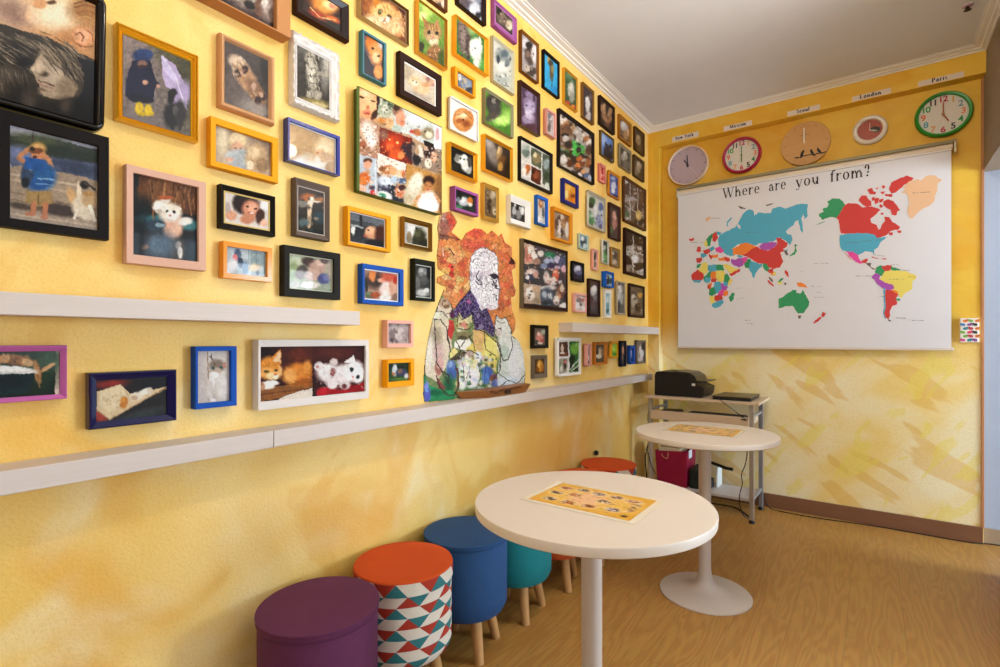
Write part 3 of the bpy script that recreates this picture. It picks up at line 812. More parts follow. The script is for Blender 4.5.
# near left group
frame('glossy black frame, largest at the top left corner, child and baby faces', 'round', '080606', .030, (-26, -28, 101, 107.2, -30, 138), (-14, -16, 90, 95.5, -18, 123),
'''@ S; gr D8A878 B88858 0,0 800,500; e C9A890 60 60 260 160 20 .5; e 9A7A68 120 110 150 80 25 .5; e E8B890 300 130 90 60; e F0C8A0 450 60 220 150 0 .5
e FBE9C8 480 120 170 110 0 .6; e D8A070 330 30 60 40; e 6A4830 430 20 40 18; e A87848 720 80 140 110 0 .5; l 8A5A30 14 620,60 700,40 790,60; l 9A6838 12 640,110 720,90 800,120; l C89860 10 640,150 720,140 790,170; l 7A5028 12 620,30 700,10 800,20
e D89868 690 310 95 85 20; e E8B088 680 300 70 60 20; l 8A5038 14 625,290 670,270 700,310 680,340; l 9A6040 10 720,250 770,290 780,350; l 8A5838 12 600,300 620,360 700,390 780,385; e C08858 560 330 70 70 0 .6
p 3E372C -300,100 0,190 200,260 400,310 560,400 780,490 860,520 860,1300 -300,1300
h 60 2 -100,250 330,360 160,90 9 6E6252 8A7C68 2A241C A4947C 564A3C; e 241E18 130 430 120 70 10 .5; h 50 3 -100,330 200,520 190,110 8 9A8A74 5A5042 2A241C B0A088; e 1C1814 200 520 70 50 0 .5; e 5A5044 50 640 80 80 0 .5; h 40 5 -100,560 200,700 60,170 7 6E6252 2A241C 8A7C68; e 2A241E 170 800 120 110 0 .6
p 9E8A72 262,572 300,500 350,440 440,420 560,520 640,640 650,740 600,810 500,830 430,822 360,795 335,750 322,700 300,668 285,625
e BCA890 450 640 110 90 10 .5; e B09C84 380 500 60 80 10 .5; e A8947C 400 770 70 34 8 .4; e CDB89C 275 573 20 18 0 .3; e 4A3A2C 355 612 48 22 12 .4; e 8A7660 560 720 80 80 0 .5; e C6B096 330 560 40 60 10 .5; l 5A342C 10 318,672 380,690 450,716; l A07868 12 322,695 380,720 440,735; e 7A6450 350 745 40 12 15 .5
h 70 8 300,300 560,470 210,190 9 3A3228 5A4E3E 8E7E68 2A241C A8967C; h 50 9 480,430 640,560 120,200 9 3E3428 6A5C4A 8A7A64 241E18; h 34 12 330,380 420,440 60,120 7 8E7E68 A8967C 5A4E3E
p 16120E 640,470 860,540 860,1100 520,1100 620,850 690,760 700,620; e 1A1612 600 920 230 90 0 .5; e 4A4036 545 880 50 60 0 .6; e 1E1812 150 900 220 90 0 .5; e 4E443A 240 840 60 80 0 .6; n .12 9''', lean=.055, rad=.022, rough=.12, res=.9)
frame('wide black wooden frame, toddler in blue vest with a dog on a jetty', 'flat', '120C0A', .024, (-7, 107, 229, 109.3, 137, 239.8), (10, 124, 219, 98.2, 146.5, 229.6),
'''@ U; bg A8A4A8; gr B4B0B8 9C98A0 60,20 540,140; p 3A4034 50,85 120,95 200,90 300,105 400,130 470,150 550,165 550,250 300,215 50,150; e 4A5038 200 110 160 30 8 .5; e 30362C 400 190 160 34 12 .4; l 2E3A30 6 60,110 540,220
p 5E6478 50,140 300,210 550,245 550,345 470,320 300,290 60,265; e 3E4658 420 265 140 40 14 .5; e 7880A0 120 190 90 40 10 .5; p A08C78 50,260 170,250 340,290 480,320 550,350 550,620 50,560; l B8A48C 12 60,330 550,440; l 8A7664 8 60,400 540,500; l C0AC94 12 60,300 540,380; l 7E6A5A 6 60,440 540,540
e 4A3E3A 330 500 130 34 10 .3; e 54483E 120 480 80 18 10 .4; l B8A48C 10 60,520 540,590
l C08860 26 165,160 120,190 105,215; l B87E58 22 105,215 150,235; l C08860 26 235,185 275,225 285,260; e B08A50 208 160 50 38 0; e D0A468 215 150 30 18; e C88860 208 200 34 34; e 7A4A30 200 172 40 16; e 5A3A28 195 205 14 8; e 2A2424 180 160 16 12; l 3A2A20 5 185,60 180,130
e 2C5890 220 320 90 76; e 2E5C8C 235 290 66 50; e 3A4A60 150 300 34 60; e 9AA8B0 175 262 22 18; l 88B0D0 8 210,325 300,330; l 7AA0C0 6 200,355 295,360; p 2C5890 140,200 250,225 250,290 135,270; e 24282C 140 350 22 30
p A08458 145,395 285,395 295,465 215,480 140,460; l 7A6440 8 215,400 215,470; l B87A58 28 190,465 182,515; l B87A58 30 255,470 248,530; e B07050 170 522 30 13; e B87858 248 540 22 12
e C8A070 400 425 24 50 -25; e E0CDB0 440 400 13 56 -4; e D8C8B0 450 480 50 60; e C0A078 500 440 45 45; e 2A2624 470 360 26 22 20; l 4A4038 12 470,350 530,385; e B08858 490 410 30 14; l E8DCC8 20 500,480 525,555; l E8DCC8 16 430,500 415,545; e D8C8B0 480 530 40 26 20; n .10 14''', bands=('2A1A10', 3, 4), res=.75)
frame('gold frame with a small child in navy coat beside a lilac umbrella', 'gold', 'E6B22C', .026, (113, 20.8, 121.2, 199.4, 53.6, 145), (124, 34.4, 116.4, 191.2, 60, 134.6),
'''@ A; gr 8E7E78 6E645C 500,140 760,540; e 4E4A34 740 330 60 150 0 .5; e 5A5640 700 220 80 50 20 .5; n .25 10; e 7A6E6A 560 490 80 50 0 .5
p B4A4C4 645,220 700,260 735,330 745,420 750,440 700,350 650,300; p C8BCD8 645,220 690,290 742,350 730,360 650,280; e A898B8 720 380 40 60 20 .3; l D8D0E0 4 650,225 700,300 740,430; p B8A8C8 650,300 700,350 690,365 660,340
e 2C3C60 570 222 40 26 0; e 344872 575 215 34 18; p 1C2038 530,240 600,240 625,330 610,410 500,385 510,300; e 20243C 555 330 52 76 8 .15; e 8A6A5C 570 255 20 16; e 3A2A28 575 265 22 6; l 20243C 18 600,310 630,340; e C89A80 632 343 9 8; e C89A80 580 330 12 10; e 141828 560 395 50 16 8
e D8B820 556 432 16 26; e D8B820 592 440 15 24; e C8A818 605 455 12 8; e C8A818 570 455 12 8; e 2A2624 690 460 36 50; e 3A3634 720 450 24 50; e 1E1C1C 685 385 14 30 10; e 221E1E 690 370 18 14; l 2A2624 14 680,480 690,510; l 3A3634 14 725,480 720,515; e 54504C 700 440 12 20; n .08 20''', met=.55, rough=.28)
frame('pale beech frame with two cat paws in soft grey light', 'round', 'C59468', .024, (216.3, 30.2, 109.4, 275.8, 56.3, 127), (225.8, 40.5, 102.2, 269.2, 59.3, 117),
'''@ D; gr 5A504C 2A2422 110,170 280,470; e 8A8078 180 420 70 60 20 .6; e 6A5E58 130 350 40 80 0 .6; e C8AE96 150 250 42 26 35; e C0A284 170 290 34 50 -30; e B08A68 190 320 34 60 -30; e 8E6A50 225 370 28 60 -32; e 3A2622 152 292 15 18; e 3A2622 180 278 14 16; e B89078 165 285 8 20 -20; h 60 5 125,230 175,300 8,12 4 D8BC98 8A6A50 E8D4B8; h 30 6 200,350 250,410 8,12 4 D8BC98 8A6A50; e D8C0A8 130 240 14 10; e D8C0A8 160 232 10 8; e 3A2420 232 402 14 16; e 3A2420 255 388 12 14; e C0A088 245 380 8 10; e C0A088 215 345 10 16; e 1E1816 265 250 20 80 0 .4; e 9A8E84 230 440 40 24 20 .5; n .12 12''', rough=.5)
frame('white ornate carved frame with a grey kitten standing on its hind legs', 'ornate', 'DCD6D0', .026, (288.4, 27.5, 106.4, 341, 52.6, 124.6), (298.2, 45, 96.3, 330.5, 59.8, 109.6),
'''@ D; gr 5A5650 3E3A34 400,180 520,430; e 8A847C 500 280 20 80 0 .4; e B0AA9C 505 260 10 40; e 6E6A62 420 200 30 30 0 .5; e A8A090 440 228 22 24; e C8C0B0 440 232 12 14; e 3A3630 432 226 4 4; e 3A3630 446 228 4 4; e B0A898 450 300 24 66 0; e D8D0C0 445 290 12 40; l 6A645A 4 438,270 462,275; l 6A645A 4 436,300 464,306; l 6A645A 4 438,330 466,335; l A8A090 14 465,290 510,300; l A8A090 12 430,260 428,290; e A8A090 470 380 18 20; e A8A090 440 378 16 16; e 9A8A58 450 412 70 18 10 .4; h 80 5 420,210 475,370 6,20 4 E0D8C8 6A6458 C8C0B0 4A443C; e C8B888 470 420 40 10 10; n .15 8''', rough=.45, glass=False)
frame('deep light wood box frame cut off by the top edge, grey kittens inside', 'flat', 'B88050', .045, (150, -82, -14, 291, -36, 40.5), (176, -58, -14, 275.5, -20, 24.3),
'''@ D; bg 3A2A28; e 8A7A70 190 0 60 40 20 .4; e 2A2626 200 20 26 16 30; e B8B0A8 215 -10 12 20; e 6A4A3A 240 30 20 40; e A8948A 275 30 30 50 0 .4; e D8CCC0 260 10 14 24; e 7A685C 290 60 20 30; e C8BCB0 150 -30 60 30; n .25 8; e 9A8E84 60 -60 70 40; b 20 3 6 16 -60,-120 260,0 A89888 4A3A34 D8CCC0 6E5E54''', rough=.5)
frame('chocolate brown frame at the top, small creature in a glowing orange bowl', 'slope', '2E140C', .024, (291.9, -18, 15.6, 349.8, -8, 45.8), (303.9, -12, 8.9, 341.9, 4, 33.2),
'''@ D; gr 3A2018 120808 420,-40 570,130; e C06020 500 -10 60 50 10 .4; e F0A050 500 20 50 34 20 .4; e FBDCA0 520 20 28 18 20 .4; e D89070 530 22 16 14; e F8E0C0 536 12 8 8; e A83A18 470 60 40 12 30 .4; e D06828 530 75 36 10 25 .4; l F0C080 4 440,30 480,70 540,80; n .15 10''', bands=('1A0A06', 3, 4))
frame('silver and bronze frame at the top with a fluffy orange kitten face', 'gold', 'A89070', .022, (356.6, -20, 18, 409.6, 2.7, 49.5), (362.8, -14, 15.3, 406.4, 7, 43.2),
'''@ G; bg 6E3A18; e 9A5A28 160 20 60 60 0 .5; e 4A1E0C 340 40 40 70 0 .5; e D89850 250 80 90 60 20 .3; e E8B878 240 60 60 50; e F0CFA0 190 120 60 34 20 .4; e E8C090 300 150 60 50 20 .4; e D8A468 310 90 34 30; e 3A3420 222 66 13 16 20; e 3A3420 272 94 13 15 20; e 6A7048 222 66 6 8; e F8E4C8 250 110 30 20; e C87858 248 104 8 7; e 5A3424 246 118 8 4; l F8ECD8 2 260,115 330,100; l F8ECD8 2 235,110 180,90; h 70 4 150,40 360,190 20,30 5 E8B878 C88840 F0D0A0 B87030; l B87030 5 230,20 250,50; l B87030 5 260,25 270,55; n .2 9; p C8802E 180,-20 230,0 195,50''', met=.5, rough=.35, bands=('6E4A20', 4, 9))
frame('small teal frame with a ginger cat peering from behind a blanket', 'flat', '437482', .022, (358.7, 27.9, 77.4, 386.8, 42.3, 87.8), (363.6, 33.3, 73.8, 383.6, 43.7, 83.2),
'''@ G; bg 4A3A40; p 5A4A50 130,180 160,200 190,400 130,400; e D87E30 185 250 40 60 -20; e E8A060 205 300 40 60 0 .3; e F0C090 200 320 20 30; e 3A2A18 182 270 8 7; e 3A2A18 215 310 7 6; p C87028 150,190 180,220 150,240; e C8C8D0 228 240 16 40 -20 .4; p 2E2A36 125,260 165,330 200,400 200,440 125,420; e E89858 215 400 26 40; n .15 8''')
frame('gold frame with a tabby cat upright against green leaves', 'gold', 'C8963C', .024, (414.5, -4, 54, 448, 18.9, 73.4), (419.2, 3.6, 50.7, 445.2, 17, 66.6),
'''@ G; gr 8AAA48 5A8038 450,20 580,340; e B8D070 480 60 40 40 0 .5; e D8E8A0 460 90 16 20 0 .5; e 3A3428 452 260 14 30; p A87848 450,80 500,130 475,170; p B07858 545,100 560,190 520,150; e B08858 515 180 50 50; e C8A880 515 205 34 34; e D8C8A8 520 235 24 20; e 2A2A18 495 178 9 12; e 2A2A18 538 184 9 12; e 6A8040 495 178 4 6; l 5A3A20 4 505,130 508,155; l 5A3A20 4 520,130 520,155; e B06850 518 208 7 6; e 9A7048 525 300 46 50; l 6A4828 5 490,290 550,300; l 6A4828 5 490,320 550,330; e 4A5A28 565 330 20 50; h 50 5 480,140 550,340 6,22 4 C8A070 7A5030 E0C8A0 5A3A20; e 2A2A18 495 178 8 10; e 2A2A18 538 184 8 10; n .18 8''', met=.6, rough=.3)
frame('dark brown frame with white mount and a pale kitten beside pink flowers', 'flat', '26100A', .022, (396, 50, 97.2, 442, 73.8, 117.9), (404, 61.2, 90, 436.4, 78.6, 107.4),
'''@ G; gr D8CCB8 C0B4A0 360,340 530,590; e B8A890 380 400 30 50 0 .5; e C8A888 500 440 40 24 20 .4; e A87870 490 440 12 14; e B88880 515 470 10 10; e D8B890 450 490 50 36 20; e E0C098 415 450 32 28; e F0DCC0 418 462 18 16; e 3A2A20 406 450 4 5; e 3A2A20 426 456 4 5; p D0A078 395,425 410,430 400,445; e C89A70 480 470 24 14; e B0A090 440 540 90 20 20 .5; n .12 9''', liner=('EDE8E0', .005), bands=('140806', 3, 4))
frame('big green edged collage of children and babies with cats, lower left side unframed', 'canvas', '4E5C28', .034, (354, 83.2, 193.6, 442, 127, 216.6), (355.8, 85.2, 191.2, 440.8, 129, 214),
'''@ V; bg B89878; p D8A070 100,40 300,130 310,400 240,390 100,320; e E8B888 200 200 90 130 -20; e D88868 210 310 40 26; e B04838 212 318 26 9; e 3A2A20 160 165 26 10 20; e 3A2A20 268 205 22 9 20; e C07850 215 260 16 20; e 4A2A20 285 330 26 60 30; l 6A3A28 5 140,150 185,165; p 3A2420 300,140 350,170 320,300 300,260; e F0CCA0 190 130 60 20 20 .4
p C8C0A8 335,170 460,230 460,470 330,400 300,380; e 8A9A80 390 260 60 70 0 .4; e D8D4C0 390 270 40 40; e 4A5A40 430 240 26 34; e 3A3A30 372 190 14 14; e C8884A 360 390 50 34 10; e E0B080 420 410 40 50; b 20 5 4 12 310,200 450,340 E8E4D8 6A7A58 3A4234 B0B8A0
p C8CCC8 465,230 640,300 860,420 860,640 760,610 600,520 460,480; e 8A6858 500 290 46 54; e 4A3024 490 260 34 30; e E0A080 530 370 48 80 0; e D88868 545 400 24 40; e 5A3A30 552 395 8 5; e B8C4B8 500 460 50 30; e E8E8E8 680 380 90 50 20 .5; e B07048 690 500 50 30 10; e C84838 640 490 20 14; e 9A8A6A 790 510 60 60; e D8D0B8 800 520 34 34; e 5A4A38 760 490 12 10; p 1E1814 740,570 850,610 850,660 760,620; p E4E4E4 850,400 930,440 930,900 860,780 850,620; e C8A0A0 880 520 20 60
p B0846A 95,340 325,430 325,760 95,760; e E8DCD0 200 470 60 80 20 .4; e D0A888 150 520 40 50; e F0E8E0 250 560 60 90 0 .4; e A86848 160 620 50 40; b 26 6 6 18 110,430 310,740 E8D8C8 B88868 F4ECE4 9A6A50
p 7A2818 330,440 640,560 640,900 330,800; e C84820 460 600 90 80 0 .4; e E86838 430 640 40 40; e FBC878 425 568 10 9; e FBD888 498 598 11 10; e F8B868 590 598 9 9; e 3A3038 590 660 60 60; e 8A6858 370 520 40 50 0 .5
@ W; e D05828 450 80 60 50; e F09058 500 90 30 34; e 3A2A30 590 60 40 90; p 8E7A6A 595,0 860,40 860,270 700,200 595,160; e 2A2428 640 120 40 60; e E0D0C0 670 60 30 60 -20; e B89878 640 50 22 40; e 3A2420 750 60 50 60; e D8A888 790 110 28 50; e 5A2A24 775 120 10 6; e E8DCC8 740 160 34 44; e C8A890 720 30 20 20
p E8DCD0 290,70 550,170 520,300 290,240; e B87848 380 220 70 40; e D8A878 430 230 34 40; e F0E0D0 470 180 40 30 0 .4; e 8A5A38 330 210 30 24; e E8B890 490 250 34 30; e C87850 520 260 14 40
p B8C0C8 95,80 285,120 285,440 80,400; e 5A3A28 205 140 40 24; e E8A888 200 175 32 36; e C8A890 195 240 30 30; e C8682E 170 300 55 60 20; e D8803A 160 320 30 40; e E8C8A8 235 330 20 14; e E8B898 140 380 50 30 20; e C84048 250 420 26 22; e 4A4A5A 240 380 30 20; l D8DCE0 8 270,130 270,430
p 3A3A4A 290,240 400,340 430,500 290,450; e D8E0E8 360 320 80 50 10 .4; e 5A6A88 510 320 40 26; e B8C8D8 440 310 40 30; p 2E3038 380,350 520,380 540,520 430,500; e E09870 490 420 44 56 -20; e C87850 480 440 26 24; e 4A2A24 510 380 34 26; e 5A2A20 472 418 10 5; e E8E8E0 350 450 70 40 20; e 4A9A78 335 450 34 20 20
p B8894A 550,160 860,280 860,640 540,540; e D8CDB4 610 390 70 150 20; e E8E0CC 630 330 50 80 20; e 4A4038 655 310 6 5; e C8B898 560 490 40 60; e 8A6038 840 420 40 160 0 .4; e 3A2218 745 320 52 48; e C88858 740 370 38 46; e 3A2018 722 358 7 5; e 3A2018 758 366 7 5; e 9A4838 740 395 14 6; e F0E4E0 740 500 90 90; e F8F0EC 740 540 100 60 10; l D09868 26 660,450 620,500; l D09868 26 800,450 840,500; e E0B088 700 420 14 8; e 7A5030 860 560 20 60; @ V; b 46 31 3 11 130,420 310,700 C8A088 7A5038 F0E4DC A87858 4A3428; b 30 32 3 10 480,330 840,560 9AA098 D8DCD8 6A6460 C8B8A8; b 30 33 4 12 340,480 620,700 A83818 E87838 5A1C10 F0A058; b 26 34 3 9 340,200 450,440 5A5A48 D8D0BC 2A2A22 A8845A
@ W; b 40 35 3 11 610,20 850,240 3A2A24 C8A888 E8DCD0 7A5A48; b 40 36 3 11 300,120 540,290 B87848 E8D0B8 8A5430 F0E0D0; b 30 37 3 10 110,260 260,430 C87838 E8C8B0 7A4A38 D8D8D8; b 40 38 3 11 300,300 530,500 2A2C3A A8B0C0 E8E4E0 6A5A58; b 24 39 3 9 560,280 680,540 E8E0CC B8AC90 D8CDB4; b 20 40 3 9 680,440 820,590 FFFFFF D8C8C8 F0E4E0; n .10 12''', glass=False, res=.62, rough=.5)
frame('small dark framed picture cut off at the top beside the tabby cat', 'slope', '5A3418', .020, (424, -28, 2, 448, -8, 13.5), (428, -24, -1, 445, -8, 9.5),
'''@ G; bg 8A7058; e 5A4838 560 20 30 20; e C8A888 540 0 30 16; e E8D0B8 575 20 14 20; b 16 9 4 10 500,-80 600,50 A88868 3A2E26 D8C0A0''')
frame('black frame cut off at the top with a blurred grey cat portrait', 'slope', '1E100C', .022, (454.9, -30, 6.3, 486.8, -8, 28.8), (459.7, -24, 2.7, 482.4, -6, 20.9),
'''@ G; bg 4A4A58; e 8A90A0 720 0 60 50 0 .4; e C8CCD4 750 50 30 40; e 5A5058 690 20 30 30; e E8E8EC 735 60 14 20; e 2A2630 770 90 20 30; b 20 4 5 14 660,-60 790,110 9A9AA8 3A3640 D0D0D8 6A5A58''')
frame('mustard gold frame with a white cat beside a tree trunk', 'gold', 'E2A828', .024, (452, 12.6, 56.2, 489.3, 37.3, 79.2), (457.2, 18.9, 53, 485.2, 37.8, 72),
'''@ G; gr 4A7A38 3A6A2E 650,100 800,400; e 6A5A54 690 200 36 110 -6; e 8A7A74 680 180 14 90 -6; e 4A3E3A 712 260 12 90; e 9AB878 740 160 30 30 0 .5; e E8E4DC 755 270 36 60 0; e F8F4EC 745 250 24 28; e D8D4CC 765 340 24 40; p E8E0D8 775,200 790,240 765,240; e 3A4038 750 268 5 6; e D89A90 735 280 5 5; e 5A9A48 795 360 20 30 0 .5; b 30 3 3 8 655,110 720,330 7A6C66 A89890 3A302C; n .12 8''', met=.35, rough=.35)
frame('tiny yellow frame with a small blue grey cat picture below the tree picture', 'flat', 'D8901A', .022, (451.3, 64.4, 88.2, 475.9, 78.3, 100.4), (457.2, 71, 86.4, 473, 80.5, 95.4),
'''@ G; bg 5A6478; e 8A98A8 700 460 30 30 0 .5; e B8A890 690 450 16 20; e 3A3E48 715 500 20 14; e D8D8D0 665 430 10 20; b 14 2 4 9 650,400 740,520 3A4250 98A4B4 C0B09A''')
frame('white frame with a sepia round vignette of a curled cat', 'flat', 'D8D4D0', .020, (448, 94.5, 129.4, 478.6, 110.2, 144.2), (449.8, 97.5, 128.2, 477.4, 112, 142.4),
'''@ H; bg E6E2DC; e C08048 685 55 58 66 -14 .06; e D89A5A 680 50 44 50 -14 .3; e E8C090 675 40 26 26 0 .5; e 8A4A20 700 75 22 20 0 .5; e A86030 665 60 20 14; e F0D8B0 690 30 14 10; l 8A5024 4 640,30 690,10 730,50; e 6A3818 685 55 8 6''', liner=None)
frame('olive grey frame with a dark puppy on bright green grass', 'slope', '7E7A5C', .022, (481.7, 85.1, 124.8, 514, 104.8, 140.2), (485.4, 90.4, 123.5, 511.4, 106.5, 137),
'''@ G; gr 6A983C 42702A 820,520 950,820; e 98C060 930 640 40 30 0 .5; e 3E3A38 850 570 44 50; e 4A4644 860 620 34 50; e 8A8478 855 560 14 16; e 1E1C1A 838 555 6 6; e 1E1C1A 868 562 6 6; e 5A5450 840 660 30 20; @ H; e C8F088 900 60 50 24 0 .5; l A8DC60 4 860,20 880,80; l A8DC60 4 900,30 920,90; l 3A7020 4 830,40 850,90; e 5A5048 850 30 26 20; n .15 8''')
frame('pale silver frame with a grey animal drawing, right of the gold tree picture', 'slope', 'B0AC94', .020, (490, 33.3, 82, 515, 50.8, 98.1), (494.2, 40.5, 78.3, 512.4, 52.6, 91.8),
'''@ G; bg C8C8BC; e 8A9090 905 320 40 50 -20 .3; e 5A6870 915 300 22 20; e E0E0D4 900 370 34 30 0 .4; e 3A4448 880 330 10 24; e 70787A 930 350 14 20; l 6A7070 6 870,420 900,470 940,480; e B0B4AC 900 440 40 30 0 .5; e 4A5050 945 330 6 10; b 16 6 3 9 870,260 945,480 A0A8A8 586468 E4E4DC''', met=.3)
frame('mauve frame at the top by the cornice with a dark kitten', 'slope', '8E4C86', .022, (490.6, -6, 28.8, 517.3, 19.8, 46.4), (495.9, 3.6, 21.6, 513.8, 18, 36.9),
'''@ G; bg 4A3E38; e 7A6A5C 900 90 30 50 -20 .4; e C8BCA0 940 140 18 30; e E0D8C0 945 150 10 16; e 2A2420 885 60 14 24; b 16 3 4 9 870,30 965,200 8A7A6A 2E2622 B8A890''', liner=('C080C0', .0025))
frame('brown frame by the cornice with a grey tree and small animal picture', 'slope', '6E4418', .022, (518.5, 26.6, 72, 539.3, 43.2, 87), (522.1, 33.3, 69.3, 537.2, 45, 82.8),
'''@ N; bg A8A0A0; e 3A3230 165 290 26 60 0 .4; e 5A4A40 170 320 20 40; e D8D4D8 140 240 20 30; e E8E4E4 190 300 16 50; e 8A7060 155 300 12 20; e 4A4038 175 400 30 26; e C8B8A8 150 380 14 20; e 2A2220 160 250 20 18; b 18 8 3 9 125,200 205,450 C8C0C0 54483E 8A7A70''')
frame('black frame with a bright sky blue picture of a perched bird', 'slope', '0E0C0C', .020, (541.4, 45.9, 88.2, 559.9, 62, 101.7), (544.9, 53.6, 85.5, 558, 63.9, 96.3),
'''@ N; bg 3AA4D4; e 6A5A40 288 400 12 50; e 9A8A58 292 380 8 26; e 3A3428 290 350 8 10; e C8A050 270 330 8 20; l 4A4030 4 288,440 288,500; e 54482E 280 350 12 18; e 2E8AC0 300 500 30 20 0 .5''')
frame('gold frame with a grey kitten in flowers on dark green', 'gold', 'D09A2C', .020, (562, 63.9, 103.5, 577.9, 78.3, 115.2), (565, 69.3, 100.8, 576.8, 80, 110.7),
'''@ N; bg 3E5A3A; e 6A8A68 385 420 20 20 0 .5; e C8C4B8 395 500 20 44; e E0DCD0 392 480 12 18; e 4A4440 388 475 3 4; e C85048 375 570 14 12; e D88040 405 590 12 10; e A03A38 420 600 8 8; e A8A498 400 540 14 30; b 10 2 3 6 365,400 425,600 8AA888 2A3E28''', met=.4)
frame('thin brown frame with a white cat standing on dark ground', 'slope', '7A5424', .020, (580.5, 79.2, 117, 594.5, 90.9, 128), (583, 83.7, 115.2, 593.2, 92.7, 123.5),
'''@ N; bg 4A3C40; e E0DCD8 488 580 14 44; e F0ECE8 485 550 9 12; e 7A6A68 505 540 10 20; e D8D0CC 495 640 10 20; @ O; e C8C0BC 490 40 14 20; e 6A4838 490 70 26 10''')
frame('dark brown frame with two hands making a heart shape', 'slope', '2A1810', .022, (597.6, 93.2, 125.3, 615.2, 106.2, 137), (600.4, 99, 121.7, 613.2, 108, 130.7),
'''@ N; bg 2E2018; e B08A68 575 610 14 34 -20; e B08A68 612 620 13 34 20; e C8A078 580 590 8 16; e 3E2A1E 594 610 8 22; @ O; e A87E5C 585 50 12 30 -30; e A07450 605 60 10 28 30; e 7A5440 594 85 16 14''')
frame('gold wood frame touching the corner column, pale puppy on brown', 'slope', '94601E', .020, (617.4, 112.2, 138.8, 631.9, 123, 148.7), (619.5, 118.1, 135.2, 629.9, 125.3, 143.3),
'''@ O; bg 7A5A40; e C8C0BC 690 90 20 30; e E0DCD8 685 80 12 14; e B08860 700 140 18 24; e 5A4030 675 150 12 14; e D8B088 712 120 8 20''')
frame('dark bronze frame highest in the far corner column', 'slope', '4E3214', .020, (633.2, 124, 149.6, 644.9, 133.4, 159), (634.9, 128, 146.9, 643.8, 134.8, 155),
'''@ O; bg 3E2E24; e 9A8468 768 170 16 30; e 5A4838 780 210 14 20; e B8A080 765 150 8 12; e 2A1E18 755 200 8 20''')
frame('dark gold frame with a black animal head against blue sky', 'slope', '5E4A20', .020, (599, 127.6, 155, 614.5, 138.8, 164.9), (601.2, 131.6, 153.2, 613.2, 140.2, 161.3),
'''@ O; bg 6A90D0; e A8C0E8 575 160 16 30 0 .5; e 2A2A38 600 230 26 34; p 22222E 580,200 590,170 600,200; p 22222E 605,200 618,180 620,215; e 1E1E28 600 260 30 20; e 4A5468 615 220 8 10''')
frame('silver gilt frame with a reclining grey animal', 'slope', '8A8068', .020, (617.9, 140.6, 166.7, 631.6, 151, 175.7), (619.5, 146, 164, 630.2, 153.2, 172),
'''@ O; bg 4E463C; e A8A498 690 260 20 24; e D0CCC4 695 240 10 12; e 7A7060 700 310 20 26; e 2E2822 675 320 10 14; b 10 2 3 7 668,210 720,340 8A8478 3A342C''', met=.4)
frame('brown frame with a light cat, second down at the back edge of the wall', 'slope', '4A341C', .020, (632.3, 151.8, 176.2, 644.7, 161.8, 184.2), (634, 157.2, 173.4, 643.2, 164, 180),
'''@ O; bg 5A4C3E; e A89880 770 320 16 30; e C8B8A0 768 300 9 12; e 3A3024 785 350 10 20; e 8A7860 760 350 12 14''')
frame('maroon frame with a pale purple grey wolf face', 'slope', '2E0F0C', .024, (517.2, 76.9, 125.3, 540.7, 93.2, 140), (521.8, 85.5, 124.4, 538, 96.3, 134.3),
'''@ N; bg 5A4456; e 8A7A98 165 560 36 60; e B0A4C0 165 600 30 44; p 4A3A48 130,490 150,540 130,550; p 4A3A48 190,510 200,560 180,560; e D8D0E0 160 640 20 30; e 3A3040 148 585 6 5; e 3A3040 182 590 6 5; @ O; e A090A8 160 50 34 30; e 5A3A44 165 100 40 24; e C8BCD0 160 30 18 18; n .2 8''', rough=.2)
frame('pink wood frame with a little white figure, beside the large black collage', 'flat', 'D0948A', .026, (543.2, 103.5, 135.5, 556.6, 115, 141.5), (546.2, 108, 133, 554.9, 117, 138),
'''@ O; bg C0B4B0; e 8A7E7C 278 60 12 40; e E8E4E0 280 40 8 16; e 6A5E5C 272 100 10 24; e B0A8A8 290 90 8 20; @ N; e 7A7A80 275 640 12 20''', liner=('E0B0A4', .002))
frame('large black framed collage with a green centre, many animal photographs', 'slope', '1A1210', .024, (556.5, 105.3, 166.7, 594.8, 133, 186.9), (559.4, 112.7, 164, 592.2, 135.2, 182),
'''@ Z; bg 6A5A4E; v 40 11 60,80 330,640 5A4A40 8A7A6C B8B0A8 3A302C 7A5A44 A08870; e D8CEC4 100 150 30 40 -30; e A87850 120 180 26 26; e 6A4A34 140 210 40 24 30; e B89878 170 200 20 20; e 2E2620 110 260 30 16; e C8C0BC 115 285 24 22; e 3A302A 140 330 30 26; e 4A7048 110 370 40 10 30; e 2E3A26 120 400 50 12 30; e D4D0CC 100 440 26 34; e 5A3A28 150 470 24 30
p 4EAC50 168,290 258,345 258,400 230,390 200,420 165,400; e 2E6A34 210 330 20 10 30; e 3A3A34 215 370 20 22; e 98C890 190 310 10 8; e B86A38 220 440 26 20; e D88850 205 490 22 26; e 7A4A30 240 470 24 24; e D8CCC0 260 260 26 20 30; e B07850 270 290 24 20; e E0D4CC 300 320 26 30; e 5A4438 290 370 26 40; e A06840 280 470 24 36; e D8A878 250 530 22 18; e 5A6A8A 270 560 24 20; e B8C0D0 300 580 18 22; e 2A2A38 310 520 18 50; e D8D0D0 220 560 18 20; b 60 7 5 14 70,110 330,600 D8D0C8 4A3A32 A88868 2E2624 8A98A8; n .2 12''', res=.45)
